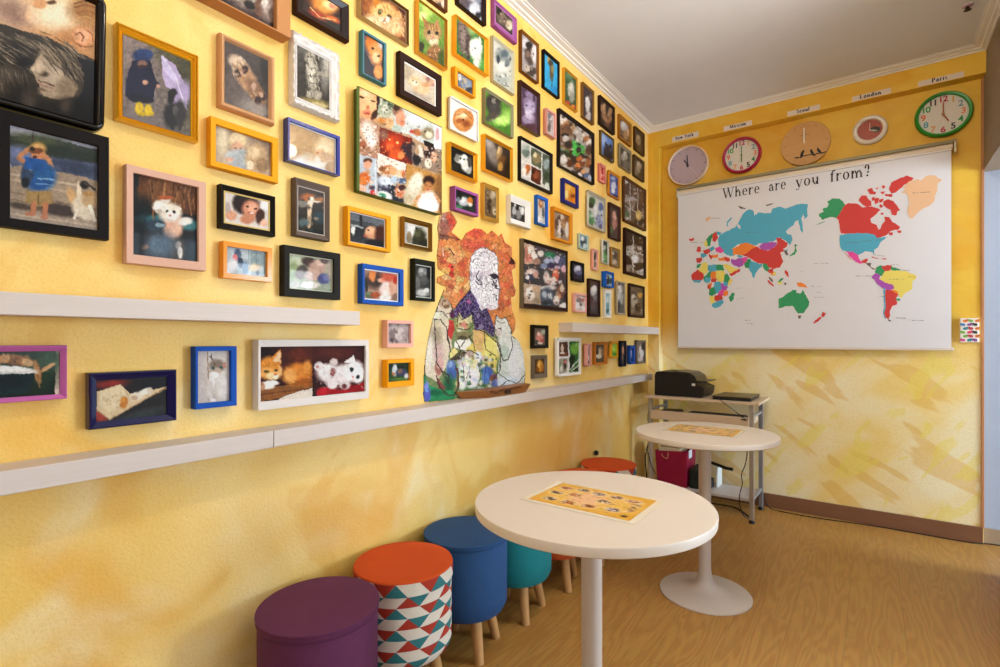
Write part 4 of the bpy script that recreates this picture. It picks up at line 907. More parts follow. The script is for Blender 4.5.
frame('black framed collage of four animal photographs below the maroon frame', 'slope', '15100E', .022, (517.5, 134.3, 180.2, 553.1, 153.2, 196.4), (521, 139.7, 177.5, 550.4, 155, 190.6),
'''@ O; bg D0CCC4; e B8BCB4 140 220 30 30; e 6A7870 145 240 22 24; e 98A498 150 210 14 12; p 5A6450 172,205 230,235 230,330 172,295; e 8A7A58 205 270 22 28; e D8CCA8 195 250 10 14; p 5A6458 235,238 282,260 280,440 235,410; e 98A8A8 258 300 16 30; e 3A4A38 260 370 18 24; e D0D4C8 262 420 12 18; p D8D4D0 118,285 170,305 170,395 118,372; e B06838 150 330 16 30 20; e E8D8C8 135 340 12 26; p 5A3024 173,305 228,332 226,418 173,395; e 8A5038 200 360 18 24; e 3A1C14 185 340 12 12; l E8E4E0 4 171,190 171,400; l E8E4E0 4 118,280 232,335; l E8E4E0 4 233,230 231,425; n .2 8''', res=.5)
frame('gold frame with a dog profile in dramatic dark light', 'gold', 'E0A828', .026, (481, 131.2, 170.3, 513.3, 147.8, 185.2), (485.2, 137.2, 167.6, 511.1, 150, 179.3),
'''@ H; gr 5A504A 16100C 810,160 950,400; e C8C0B8 835 210 20 60 -20 .6; e 8A7E74 850 250 24 60 -20 .5; e A88A60 885 240 16 40 10; e D8B888 882 225 8 20; e 6A4A2A 905 300 26 50; e B08848 890 320 14 30; e 241812 930 330 22 50 0 .4; e 3A2418 870 350 40 14''', met=.55)
frame('gold frame with a black and white husky on black', 'gold', 'E2A828', .026, (446.2, 139.7, 173.9, 478.4, 153.2, 184.7), (451.8, 145, 170.3, 474.4, 155.9, 177.5),
'''@ H; bg 16130E; e C8C8C0 665 275 30 24 20; e E8E8E0 690 265 16 20; e 8A8880 650 265 12 22; e D8D8D0 700 310 26 40 -30; e 4A4844 720 290 12 30; e 1E1C1A 668 268 6 5; e 1E1C1A 690 275 6 5; e F0F0E8 680 290 10 12; e B0B0A8 715 340 14 18; e 2E2A24 640 320 20 26''', met=.55)
frame('violet box frame with two rabbits on dark grass', 'flat', '8C4A82', .028, (449.8, 184.2, 210.8, 478.6, 193.7, 218.9), (455.2, 189.2, 207.2, 476.1, 196.4, 214),
'''@ H; bg 2E3A34; e B8BCC0 690 510 30 24; e E0E0E0 680 500 16 16; e C87838 722 505 16 20; e E8D8C8 722 525 12 12; e 1E2420 660 480 20 20; e 4A8058 660 540 20 10; e 7A8088 655 495 10 14; n .15 8''')
frame('narrow gold frame with a brown sepia picture', 'gold', 'C8A04A', .022, (480.7, 180.7, 218.9, 499.5, 187.4, 224.7), (485.2, 187.4, 214.4, 497, 191.9, 218.9),
'''@ H; bg 6A5640; e 8A7860 840 500 26 50 0 .4; e B8A890 850 470 14 24; e 3E3024 830 530 12 40; e C8B898 860 560 12 26; b 20 5 3 8 810,440 875,600 4A3A2A A08C70 7A664E; n .2 6''', met=.5)
frame('white frame with a black and white photo of people', 'slope', 'DAD8D4', .028, (506.1, 191, 223.5, 531.2, 202.7, 231.6), (510.3, 200, 218, 526.3, 206.3, 223.4),
'''@ O; bg 3A3A3A; e B8B8B8 80 560 14 24; e D8D8D8 85 530 8 10; e 8A8A8A 105 580 16 26; e E0E0E0 125 560 12 24; e 1E1E1E 95 540 10 16; e 2A2A2A 130 600 12 16; e C8C8C8 110 545 6 8; e 6A6A6A 70 600 10 14''', liner=('F0EEEA', .003))
frame('small blue frame with a long haired woman, right of the white framed photo', 'flat', '1E58B4', .024, (534, 193.2, 224.3, 548.3, 198.2, 228.4), (537.1, 197.7, 221.6, 545.9, 201.3, 225.2),
'''@ O; bg C0BCB4; e A86838 228 520 12 24; e E0B898 230 518 7 12; e D8D4CC 230 590 12 36; e 6A6A6A 240 570 8 30; e F0F0EC 215 610 8 20''')
frame('navy blue frame around a glowing orange picture', 'flat', '1E2468', .024, (560.2, 176, 203, 579, 185.2, 210.3), (564.6, 182, 199, 576.2, 187.4, 205),
'''@ O; bg E09A34; e F0BC60 380 430 20 20 0 .5; e C87818 410 490 26 24 0 .5; e 8A4A14 405 480 12 10; e F8D890 370 470 10 24''')
frame('amber frame with a group of brown animals, above the dark collage', 'flat', 'C8801C', .026, (550.4, 205.8, 239.7, 572.8, 212.6, 246), (553.8, 210.8, 237, 569.7, 216.2, 241.5),
'''@ O; bg 9A8470; e 5A4030 330 610 14 24; e D8C8B8 345 600 10 20; e 8A6040 370 620 16 26; e C8B098 320 650 12 20; @ Q; e E0D8D0 330 100 12 40; e B08860 350 80 14 34; e 4A3828 345 120 8 30; e D8D0C8 372 110 10 44; e 6A4E38 315 80 10 34; b 14 3 3 8 305,20 385,160 C8B8A8 6A4E3A E0D8CC''')
frame('silver frame holding a four part green and blue collage', 'slope', 'A8A08C', .022, (585.8, 188.3, 227, 605.8, 198.2, 234.3), (587.6, 193.7, 224.4, 604.2, 200.9, 229.8),
'''@ O; bg C8C8C0; e 4A6A48 510 510 20 24; e 3A3A38 505 530 14 16; e 8AA888 500 590 16 30; e 5AA05A 510 620 18 14; e 5A6A98 560 540 14 24; e B8C4D8 560 570 14 14; e 8A94A8 545 600 14 20; e E0E0E0 530 560 8 30; @ Q; e 5A8A58 500 60 16 20; e 9AA0C8 555 70 18 30; e 6A5A88 560 90 10 14; b 26 3 3 7 490,0 575,110 5A7A58 A8B0C8 E0E0DC 4A4A58''', met=.35)
frame('small coral frame with red marks', 'flat', 'C8746A', .022, (597.6, 161.3, 182, 606, 165.8, 186), (599.9, 166.7, 181, 604.6, 168.5, 183.8),
'''@ O; bg E0B8A8; e B83030 568 340 8 20; e C84848 570 380 8 14; e F0D8C8 562 400 6 8''')
frame('gold edged frame with a pale bird against violet blue', 'slope', 'B8741C', .020, (607.2, 168.5, 194.6, 620, 175.7, 202.7), (608.3, 172, 192.8, 618.6, 178, 198.2),
'''@ O; bg 5A6AA8; e D8DCE8 632 420 14 24; e F0F0F8 630 450 10 14; e 3A4478 650 400 8 20; e A8B4D8 625 380 12 10; e 2E3460 640 480 18 8''')
frame('dark wood frame with a pink and green upright picture', 'slope', '3A2016', .022, (607.5, 200.5, 237.9, 621.2, 207.2, 243.3), (609.8, 205.4, 235.2, 618.6, 210, 239.7),
'''@ O; bg 4A3A30; e C89A88 635 580 10 20; e E0B8A0 632 600 8 12; e 8A5A4A 645 620 10 30; @ Q; e B88070 635 70 12 40; e 4A6A3A 620 110 8 20; e D8A898 640 40 8 16; e 5A2E2A 645 120 8 20''')
frame('wooden framed collage upper of the two at the back end of the wall', 'slope', '4E3018', .022, (622.2, 174.4, 222.6, 646.5, 189.2, 231.6), (623.8, 179.3, 218, 644.5, 191, 228),
'''@ O; bg 4A4038; v 24 5 680,380 815,670 6A5A4C A8A09C 3A2E28 8A7868 C8C0B8 5A4438; b 40 2 4 10 685,400 805,660 B8B0A8 3A302A 8A6A50 D8D4D0 6A6860; l D8D4CC 3 688,530 800,590; l D8D4CC 3 722,400 722,650; l C8C4BC 3 765,430 765,660; @ Q; e C8A870 770 30 16 30; e 5A7050 700 20 14 20; n .2 8''', res=.5)
frame('dark wood framed collage lower of the two at the back end of the wall', 'slope', '2A160E', .026, (622.7, 227, 273.9, 646.5, 235.2, 279.8), (626.3, 231.6, 270.3, 644.2, 237.4, 276.2),
'''@ Q; bg 5A4A3E; v 22 9 695,110 810,380 7A6A58 A8A098 3A2E26 98887A 4A4A44 6E5A48; b 36 8 4 10 705,130 800,365 C8C0B8 3A322C 9A7A5E E0DCD4 586050; l D8D0C4 3 700,225 802,250; l D8D0C4 3 740,130 740,350; e E0DCD8 750 270 20 20; n .2 8''', res=.5)
frame('small pale green frame with a white polar bear like animal', 'flat', 'B4C0B0', .020, (577.2, 232, 248.7, 589.1, 236, 252.3), (579.2, 233.6, 246.8, 587.6, 237.2, 250),
'''@ Q; bg 7AA0A8; e 3A4448 465 180 18 24; e E0E4E4 460 160 10 12; e C8D0D0 470 200 12 12; e 5A686C 478 170 6 14''')
frame('narrow pink frame with a dark little figure', 'flat', 'D8988C', .022, (590.5, 247.4, 269.4, 598.5, 250, 272), (592.5, 250, 268, 597.4, 251.8, 269.6),
'''@ Q; bg D0C0B0; e 3A3230 527 260 7 18; e 8A7060 525 300 8 18; e 5A5048 530 240 6 6; e C8A890 520 280 5 10''')
frame('narrow silver frame with a green picture of a small animal', 'flat', 'C8C4BC', .020, (600.6, 238.4, 263, 609.2, 241.5, 265.8), (602.2, 240.2, 261.7, 608, 242.4, 264),
'''@ Q; bg 4A7A4A; e 3A3A3E 582 190 12 14; e C8C8C8 580 210 7 14; e 6AA060 580 260 12 24; e 2E4A2E 590 230 6 20; e D8D8D8 575 275 5 8''')
frame('small gilt frame with a sepia house picture, joined to the silver one', 'slope', '8A6420', .020, (609.4, 246, 266.2, 620.3, 249, 269.4), (611.4, 248.7, 264, 618.6, 251, 266.7),
'''@ Q; bg 8A7A68; e 4A3A30 640 250 12 20; e C8B8A0 635 290 14 12; e 6A5848 650 270 6 24; e D8CCB8 630 240 6 8''', met=.4)
frame('large dark framed animal collage right of the mural', 'slope', '2A170F', .024, (519.5, 236, 307.2, 567.9, 251.8, 313.5), (523.8, 241.5, 303.6, 566.8, 254, 308),
'''@ Y; bg 4A4446; p C8A890 105,95 180,120 200,250 110,250; e E8DCD0 150 150 30 34 20; e D89080 140 210 30 30; e 4A3A34 165 165 10 14; e F0E8E0 180 190 20 40 -30; e C08070 120 180 14 60; e 9A7A6A 200 230 26 24; p 5A4A4C 185,120 240,140 240,180 200,170; e 3E8A60 300 190 40 24 20; e 2E7048 320 200 16 24; e D8D0C8 230 175 24 24; e A8B0C8 290 230 40 30; e 3A3A58 300 265 26 26; e 8A94B0 250 270 24 24; e C8BCD8 350 220 24 30; e 5A5A78 385 240 24 44; e D8B0B8 400 290 22 26; e B8A8C0 350 280 24 14
p 3E3A3C 105,265 250,290 250,405 105,390; e E0CCC0 160 320 50 34; e 3A3E58 150 350 34 26; e F0E8E4 130 350 14 16; e C89A8A 190 330 18 26; e D8C8C0 270 350 24 44; e D87858 340 330 26 40 0; e C86040 345 370 20 24; e E8D8D0 310 380 40 30; e B08070 290 390 18 16; p 4A464A 365,320 420,330 415,420 350,420; e D0D0D4 372 385 12 14; p B8A088 105,395 228,410 228,550 105,545; e E4D8CC 150 470 36 50; e F4ECE4 140 455 18 18; e C8A888 190 440 26 20; e 9A8A70 200 520 26 24
e D8D0CC 280 430 60 20; e 4E5A6A 275 490 50 66; e A8B4BC 255 480 18 26; e C0C8D0 295 485 16 24; e 2A3440 280 540 34 20; e 8A5A48 380 450 30 50; e D8C8B8 385 430 14 30; e D88858 365 490 14 20; e E8DCD4 345 520 24 34; e F4F0F0 400 560 34 20; e 3A3038 410 500 12 30; e 8A7868 350 470 14 20; b 90 5 3 10 110,110 420,580 F0E8E4 3A3438 C89080 8A98B0 D8CCC4 5A4A48; n .15 10''', bands=('5E5644', 0, 2), res=.42)
frame('small black square frame right of the big dark collage', 'slope', '120E0E', .024, (570.4, 260, 281, 584.5, 263, 283.4), (572.7, 263.5, 277, 582.8, 266, 279.3),
'''@ Q; bg 3A3A48; e B8B8D0 430 330 20 20; e E0E0F0 435 320 10 10; e 6A6A88 440 350 20 12; e 1E1E28 415 365 12 10''')
frame('pink frame with white kittens and roses below the small black square', 'flat', 'E0A49C', .024, (572, 292, 311.7, 586.7, 294.2, 313.5), (574.3, 294.3, 309.5, 586, 296.5, 311.8),
'''@ Q; bg D8CCC8; e 8A7A78 440 500 14 14; e F0ECE8 430 530 16 16; e B06A68 460 500 8 8; e 5A5450 450 525 6 10; e C88A88 435 485 10 8; e E8E4E0 465 545 10 14; n .15 6''')
frame('tall dark wood frame with a white bird on dark brown', 'slope', '2E170F', .026, (586.7, 278, 316.2, 600.6, 279.8, 317.6), (589.3, 280, 312.6, 599.2, 282, 314.4),
'''@ Q; bg 4A3A3C; e D8D4D4 520 450 20 26; e F0ECEC 522 435 12 16; e 8A8080 530 490 14 20; e 5A4A4C 520 530 16 30; e 2E2224 545 500 6 60''')
frame('little blue box frame with a black pet, overlapping the column of small frames', 'flat', '1A5AB8', .036, (601.5, 270.3, 287.4, 614.1, 272, 289.2), (604.9, 273, 284.9, 613, 274.4, 286.7),
'''@ Q; bg A8C0D0; e 2E3A30 598 385 10 22; e D8C8A0 590 375 8 6; e 4A5A48 615 395 8 16; e 1E2620 595 405 12 8''')
frame('narrow white frame with a pale cyan picture', 'flat', 'E4E2DC', .022, (602.8, 288.7, 318, 611.6, 290, 318.4), (604.9, 292.8, 314.4, 610, 293.7, 315.3),
'''@ Q; bg 9AC4D0; e 4A6A70 597 560 10 14; e D8E8EC 597 500 8 20; e 7AA0A8 600 530 6 16''')
frame('tall silver frame with a grey heron like bird', 'flat', 'A89C84', .022, (614.9, 280.2, 314.4, 625.7, 282.4, 315.8), (616.6, 282, 312.6, 624.3, 283.8, 313.5),
'''@ Q; bg 5A5A58; e D8D8D4 665 460 10 44 10; e B0B0AC 675 490 10 34; e 3A3A38 655 540 10 24; e E8E8E4 660 430 7 10; e 8A8A84 680 440 6 20''', met=.3)
frame('dark brown frame lowest at the back end above the short shelf', 'slope', '2E1A10', .024, (627.5, 282.4, 317, 645, 286.5, 318.4), (630, 285.6, 314.4, 643.4, 288.8, 315.8),
'''@ Q; bg 6A5C4C; e A89C88 745 510 18 34; e D0C8B8 740 480 10 14; e C8944A 778 475 14 16; e 3A3028 765 540 16 24; e 8A7C68 735 560 10 14; b 14 4 3 8 725,440 795,580 4A3E34 B8AC98 8A7A66''')
# lower rows at the back
SG = 'framed photographs covering the picture wall'
frame('small black square frame right of the mural, above the grey one', 'slope', '1A1810', .028, (530.1, 324.3, 348.2, 548.8, 325.6, 348.6), (533.8, 327.9, 345.4, 546.5, 328.8, 345),
'''@ R; bg 6A5A50; e D89080 220 210 20 26; e E8C0B0 215 190 10 12; e C06058 235 225 12 10; e 3A4038 205 235 12 10; e A8B098 240 180 12 14; e E8D8C8 225 240 14 6''')
frame('small grey square frame with a golden picture, just above the wooden tray', 'slope', '6A5E50', .024, (530.8, 355.3, 378.7, 547.6, 355.4, 377.8), (535.1, 359, 374.2, 545, 359.4, 373.4),
'''@ R; bg 4A3420; e D89A38 222 365 16 34; e F0C878 218 355 7 16; e B0702A 235 380 10 20; e 8A5020 208 385 8 16''')
frame('white frame holding three pictures: deer, owl and forest bridge', 'flat', 'EAE8E4', .030, (554.5, 337.8, 377.4, 581.2, 337.4, 374.2), (556.6, 340, 375, 579.8, 340, 372.6),
'''@ R; bg ECEAE6; p 5A3A2C 317,236 378,232 378,310 317,316; e D8C8B8 345 270 8 24; e 8A5A40 350 300 24 10; e E0DCD4 345 295 14 6; p A8A498 317,328 376,322 374,402 317,410; e 8A9A70 330 365 12 30; e 4A3830 360 360 8 30; e D88080 362 345 8 8; e E8E8E0 342 380 6 20; e C8B090 325 390 8 14
p 3E7038 386,232 440,230 438,398 386,404; e 7AB048 415 270 22 30; e 1E3018 400 330 16 26; l D8DCD4 6 388,385 438,330; l E8ECE4 5 395,395 438,360; p 2A3024 386,350 410,350 395,380 386,380; e 98C868 425 250 10 12; p 3A4038 400,395 438,365 438,398''', glass=False, res=.4)
frame('small pink frame between the white collage and the orange frame', 'flat', 'D8988A', .030, (583.6, 343.7, 367, 591.6, 343.7, 366.2), (585.2, 345, 365.4, 590.4, 345, 364.8),
'''@ R; bg B8B0AC; e 8A9098 487 290 8 26; e E0D8D4 485 320 7 14; e 5A5A60 490 345 6 8; e D8C8C0 480 270 5 10''')
frame('orange wood frame with two brown animals, under the short shelf', 'slope', 'B06A24', .026, (592.3, 342.3, 365.2, 608, 341.8, 363.9), (595, 345, 363, 604.8, 344.6, 362.1),
'''@ R; bg 5A4A3C; e C8B8A0 553 290 12 22; e E0D8C8 550 310 16 14; e 8A7058 570 290 8 20; e 3A2E26 540 280 8 20; e A89478 560 270 6 8''')
frame('small yellow framed bright green picture under the short shelf', 'flat', 'E09A20', .022, (609.1, 342.3, 358.5, 618.2, 340.5, 357.6), (610.2, 343.3, 356.6, 617.4, 342.9, 356.2),
'''@ R; bg 8ABE38; e B8DC60 630 270 12 16; e 4A8A28 638 300 12 8; e E8B030 625 245 14 5''')
frame('tall navy frame with a dark picture under the short shelf', 'slope', '0E0E20', .026, (618.5, 341, 367, 626.6, 340.5, 366.6), (620.4, 343.3, 364.6, 625, 343, 364.2),
'''@ R; bg 4A3A34; e B88868 683 280 8 22; e D8A888 682 265 5 8; e 2A2024 690 330 6 20; e 8A7468 678 320 6 16''')
frame('small plain blue frame between the navy and grey frames', 'flat', '1E4AA0', .028, (627.1, 345.9, 364.8, 635.2, 345, 363.9), (629.4, 348, 362.2, 633.4, 347.6, 361.6),
'''@ R; bg 3A4A78; e 98A0B8 727 300 6 20; e C8CCD8 727 290 4 8; e 2A3458 730 330 5 10''')
frame('grey brown frame nearest the corner under the short shelf', 'flat', '6E645A', .024, (634.8, 340.5, 363.9, 646, 340, 363.4), (636.6, 342, 362, 644.8, 341.6, 361.6),
'''@ R; bg 7A6A60; e D8D0CC 785 290 12 40; e 9A8A80 770 310 8 30; e 3A302C 795 260 8 20; e C8B8B0 780 330 16 10; e 5A4A44 800 320 6 20''')
# middle left group
frame('orange yellow frame with a blond toddler and a cat', 'flat', 'E09A18', .024, (206.5, 116.4, 168.8, 278.4, 136.4, 184.5), (215.5, 125, 162.5, 271.7, 142.6, 175.8),
'''@ D; gr A8947C B8A084 70,500 290,660; e D8C8A8 90 560 24 60 0 .5; e 8A7460 250 600 40 60 0 .5; e E0C898 152 562 34 32; e E8D0A8 148 550 28 18; e D8A888 150 590 26 24; e 7A4A38 142 592 4 3; e 7A4A38 162 594 4 3; e A8AEB0 165 640 50 40; e D0B8A0 120 640 20 12; @ E; e B0B4B4 150 30 50 34; e D8A890 115 38 18 10; e C0A078 225 30 44 60; e D8BC94 215 10 24 24; e 9A7A54 250 60 26 30; e E0D0B0 200 60 14 18; l A88460 5 200,40 250,50; e C8B498 90 60 30 24 0 .5; n .10 12''')
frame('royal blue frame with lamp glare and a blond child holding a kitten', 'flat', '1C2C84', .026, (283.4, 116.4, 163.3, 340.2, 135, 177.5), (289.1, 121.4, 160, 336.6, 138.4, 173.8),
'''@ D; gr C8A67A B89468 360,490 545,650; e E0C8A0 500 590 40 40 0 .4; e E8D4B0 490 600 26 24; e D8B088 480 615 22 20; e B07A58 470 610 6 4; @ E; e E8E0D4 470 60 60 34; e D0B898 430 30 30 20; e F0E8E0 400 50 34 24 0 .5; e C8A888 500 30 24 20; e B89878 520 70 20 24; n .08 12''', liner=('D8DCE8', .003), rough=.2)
frame('black frame with gold fillet and a smiling dark haired girl', 'slope', '14100C', .024, (216.7, 183.3, 229.3, 275.7, 195.5, 237.6), (224.5, 191.3, 223.3, 270.7, 199.5, 230.6),
'''@ E; bg D8D0C8; e 3A2420 190 220 54 40 20; e 2E1A16 165 210 34 40; e D89878 205 235 36 34 20; e E8B090 210 230 20 18; e 4A2A20 190 225 6 4; e 4A2A20 222 235 6 4; e B04840 205 252 14 5 10; e F8F0E8 206 252 9 3; e D8A080 125 262 24 20 20; e C88868 190 275 30 20; e 4A2E24 240 265 18 30 10; e E8B8A0 255 290 16 14; e E8E4E4 260 220 20 20; e B8A8A0 110 230 12 20''', liner=('B89A58', .004, .5))
frame('grey brown sloping frame with a white animal leaping, centre left', 'slope', '5E5048', .026, (290.8, 175, 237, 330.2, 186.8, 242.6), (298.2, 184.3, 230.8, 325.7, 192.5, 235.8),
'''@ E; gr 4A3A2E 2A2A24 400,150 500,330; e B06A38 430 190 30 16 0 .4; e A8744A 470 200 34 12 0 .4; e 8A8478 410 215 24 14; e E8D8C0 440 215 12 22; e F0E4D0 446 195 8 10; e E0C8A8 437 250 9 34; e D8B890 436 290 8 24; l D8D0C0 6 440,205 480,208; e 3A4E54 480 270 30 24 0 .4; e 5A6A6C 415 290 24 16 0 .4; e 1E2420 450 330 50 12; b 20 2 3 9 398,160 505,330 6A5A48 3A4240 98806A''', liner=('A89C90', .003))
frame('orange frame with a baby in black beside a dark kitten', 'flat', 'E0981A', .026, (343, 205, 244.6, 391, 215.6, 254.6), (349.5, 211.3, 240.6, 385.8, 218.8, 249.4),
'''@ E; bg 4A4C50; p 6A6E74 600,245 740,275 740,320 680,290 600,280; e E0E0D8 625 312 14 12; e 2E3034 640 330 40 30; e E8E8E4 612 320 8 20; e D8A078 685 330 26 26; e E8B890 680 322 16 16; e 4A2418 725 335 26 34; e C85848 660 345 6 4; e 3A2A20 672 320 4 3; e 1A1A1E 700 375 44 18 10; e 3A3C44 620 360 24 16; l A8ACAC 8 605,300 650,310; l 2A2A2E 10 640,250 645,300''', liner=('E8E4DC', .0025))
frame('bronze frame with a dark tabby cat sitting by a window', 'gold', '8A6224', .024, (400, 215, 246.3, 433, 223, 253.4), (405.5, 222.6, 242.6, 428.6, 227, 247.6),
'''@ E; bg A8A8A8; e E0E0DC 845 320 18 30; e C8C4BC 900 330 16 24; e 3A3A24 875 355 26 40 20; e 54543A 870 330 14 20; p 2E2E1E 860,310 870,305 868,325; e 2A2A1C 895 375 20 18; e 8A7A60 835 350 10 24; e D8D4CC 840 300 14 8''', met=.5, liner=('D8CCB0', .002))
frame('glossy orange frame with a pale outdoor photo, left of the wide black frame', 'flat', 'DE8A18', .026, (218.8, 241.8, 278.9, 272.3, 246.3, 282.6), (226.6, 247, 273.9, 266.8, 251.4, 276.4),
'''@ E; bg A8B4B8; p C0C8CC 107,390 265,405 265,430 107,440; e 5A6A80 150 420 14 26; e D87878 140 430 10 12; e 3A4458 162 450 10 20; e E8E8E8 130 460 20 24 0 .4; p 98A8A8 190,400 265,405 265,500 200,500; l B8C8CC 5 200,405 200,500; l 7A9098 4 225,405 228,500; l 8AA0A4 4 245,405 250,500; e 2E3A40 232 490 8 10; e D8B888 220 470 24 14 0 .5; e 7890A8 180 470 12 24; e D8E0E4 115 480 12 20; n .1 8''', rough=.15)
frame('wide black frame with cream fillet, above the right end of the upper shelf', 'flat', '1E1C18', .026, (279.4, 244.3, 295.9, 340.7, 253, 301), (289.2, 253, 288, 333.4, 259.4, 293),
'''@ E; gr B8C09A 8A9078 360,420 530,560; e D8DCC8 380 450 24 34 0 .5; e 9AA878 375 480 20 40 0 .5; e 5A5048 410 480 24 20; e 8A7868 400 500 20 18; e 4A3A34 440 450 34 18 20; e B89888 470 470 34 30; e C8A898 450 500 30 24; e D8B8A8 480 450 20 14; e 6A5A54 500 440 20 14; e 4A4A78 495 515 26 20; e 6A6A98 505 510 14 14; e E0D8D0 440 540 40 14; e C8C4B8 380 540 20 20 0 .5; e A8988A 520 480 12 40 0 .5; n .1 8''', liner=('C0BCA0', .003))
frame('blue frame with white mount and a child dancing with cats', 'flat', '1A4CA0', .026, (357.7, 263, 303.4, 403.8, 268.9, 306.9), (364, 268.4, 299.4, 399.2, 273, 302),
'''@ E; bg B89480; e 4A3A34 700 520 40 34 0 .4; e D88850 690 500 14 26; e E8C0A8 730 520 20 10; e C86048 755 510 30 24 0 .5; e F0D8D0 745 555 26 30; e 6A7858 680 580 20 14; e A85838 700 580 20 12; e E8E0D8 740 590 24 12; e D8A890 770 550 16 30; e B8402E 780 520 10 16; e 8A6A5A 780 590 14 16; e 3A3A30 665 540 8 30; n .12 8''', liner=('E8E8EC', .004))
frame('tall black frame with white mount and a black and white photograph', 'flat', '16170F', .026, (410, 257, 300.6, 435.2, 261.9, 302), (415.2, 263.5, 297, 432.2, 266.9, 298.6),
'''@ E; bg 3E3E3C; e 8A8A88 890 490 18 20; e B8B8B4 885 480 9 9; e 5A5A58 895 520 20 20; e C8C8C4 890 570 26 16 0 .4; e 1E1E1E 915 490 10 24; e E0E0DC 905 560 10 10; e 6A6A68 870 530 10 30; n .2 6''', liner=('D8D8C8', .003))
frame('mauve pink frame with kittens in a bowl, cut off by the left edge', 'slope', 'B8609A', .026, (-34, 346.5, 408, 67.6, 344.5, 396.8), (-26, 352, 402, 60.5, 351, 392.6),
'''@ C; bg 1E2A22; p D8C0B0 221,190 260,190 260,400 221,400; e 2A3E2A 140 260 90 90 0 .5; e 3A5238 200 240 40 40 0 .5; e 9A6A40 70 240 70 22 10; e B88858 20 238 40 16 5; e 4A3420 50 245 14 8; e C8A070 110 250 24 14 20; e A87848 150 290 14 44 -10; e C89868 190 270 34 8 -30; e E0DCD4 40 284 110 20 2 .15; e F0ECE4 30 275 80 10 2; p 1E3438 -100,300 140,292 110,370 -100,390; e 16282A 40 330 80 30 0 .4; l 8A6A48 5 150,300 158,350; b 20 3 6 12 -90,220 150,262 A87848 6A4828 D0A878; n .15 8''')
frame('dark navy frame with a kitten on an open book, under the upper shelf', 'slope', '10103E', .028, (85.4, 373.3, 430.6, 177.2, 369.3, 420.6), (97, 380.6, 421.9, 167.8, 376.8, 415),
'''@ C; bg 2A2626; e 8A3028 440 335 70 16 -5 .5; e A8483A 400 460 34 34 0 .5; e 1E1E22 620 340 80 30 0 .4; p D8C09A 388,365 480,338 520,375 560,370 668,345 520,430 440,478 388,440; p E0CCA8 400,365 482,342 515,390 440,450 392,420; l A88A64 4 388,442 440,478 520,430 668,350; l B89A74 3 500,360 520,400; e B87838 495 410 16 24 10; e D09048 490 400 10 12; e E8DCC8 545 385 30 16 -20; e F0E8D8 580 365 24 12 -20; e D8C8B0 600 365 12 16; e C8A888 535 392 14 10; e 3A4040 560 460 100 20 -15 .5; b 30 2 2 4 410,370 480,430 B8A07C CDB58E; n .05 10''', rough=.12)
frame('blue frame with a kitten peeping round a white door, under the upper shelf', 'flat', '144AA2', .028, (190.8, 346.3, 410, 237, 346.3, 405.6), (197.4, 351.3, 403.9, 230.4, 350.6, 400.6),
'''@ C; gr D0C8C0 C0B0A4 790,200 920,410; p C8BCB4 790,205 828,205 832,412 790,412; l 8A6848 4 830,205 834,330 834,400; e E0D8D0 890 340 30 60 0 .4; e 8A7868 868 262 30 26 10; e B8A898 862 285 22 16; e F0ECE8 856 300 20 14; p 6A5A50 835,225 845,215 856,250; p C08878 900,245 905,270 885,268; e 3A5A58 852 272 7 6; e 3A5A58 885 268 7 6; e E8E4E0 845 330 14 30; e E8E0DC 850 400 12 8; e D8CCC4 840 360 12 40; l 6A5A4C 3 855,245 860,262; n .05 8''')
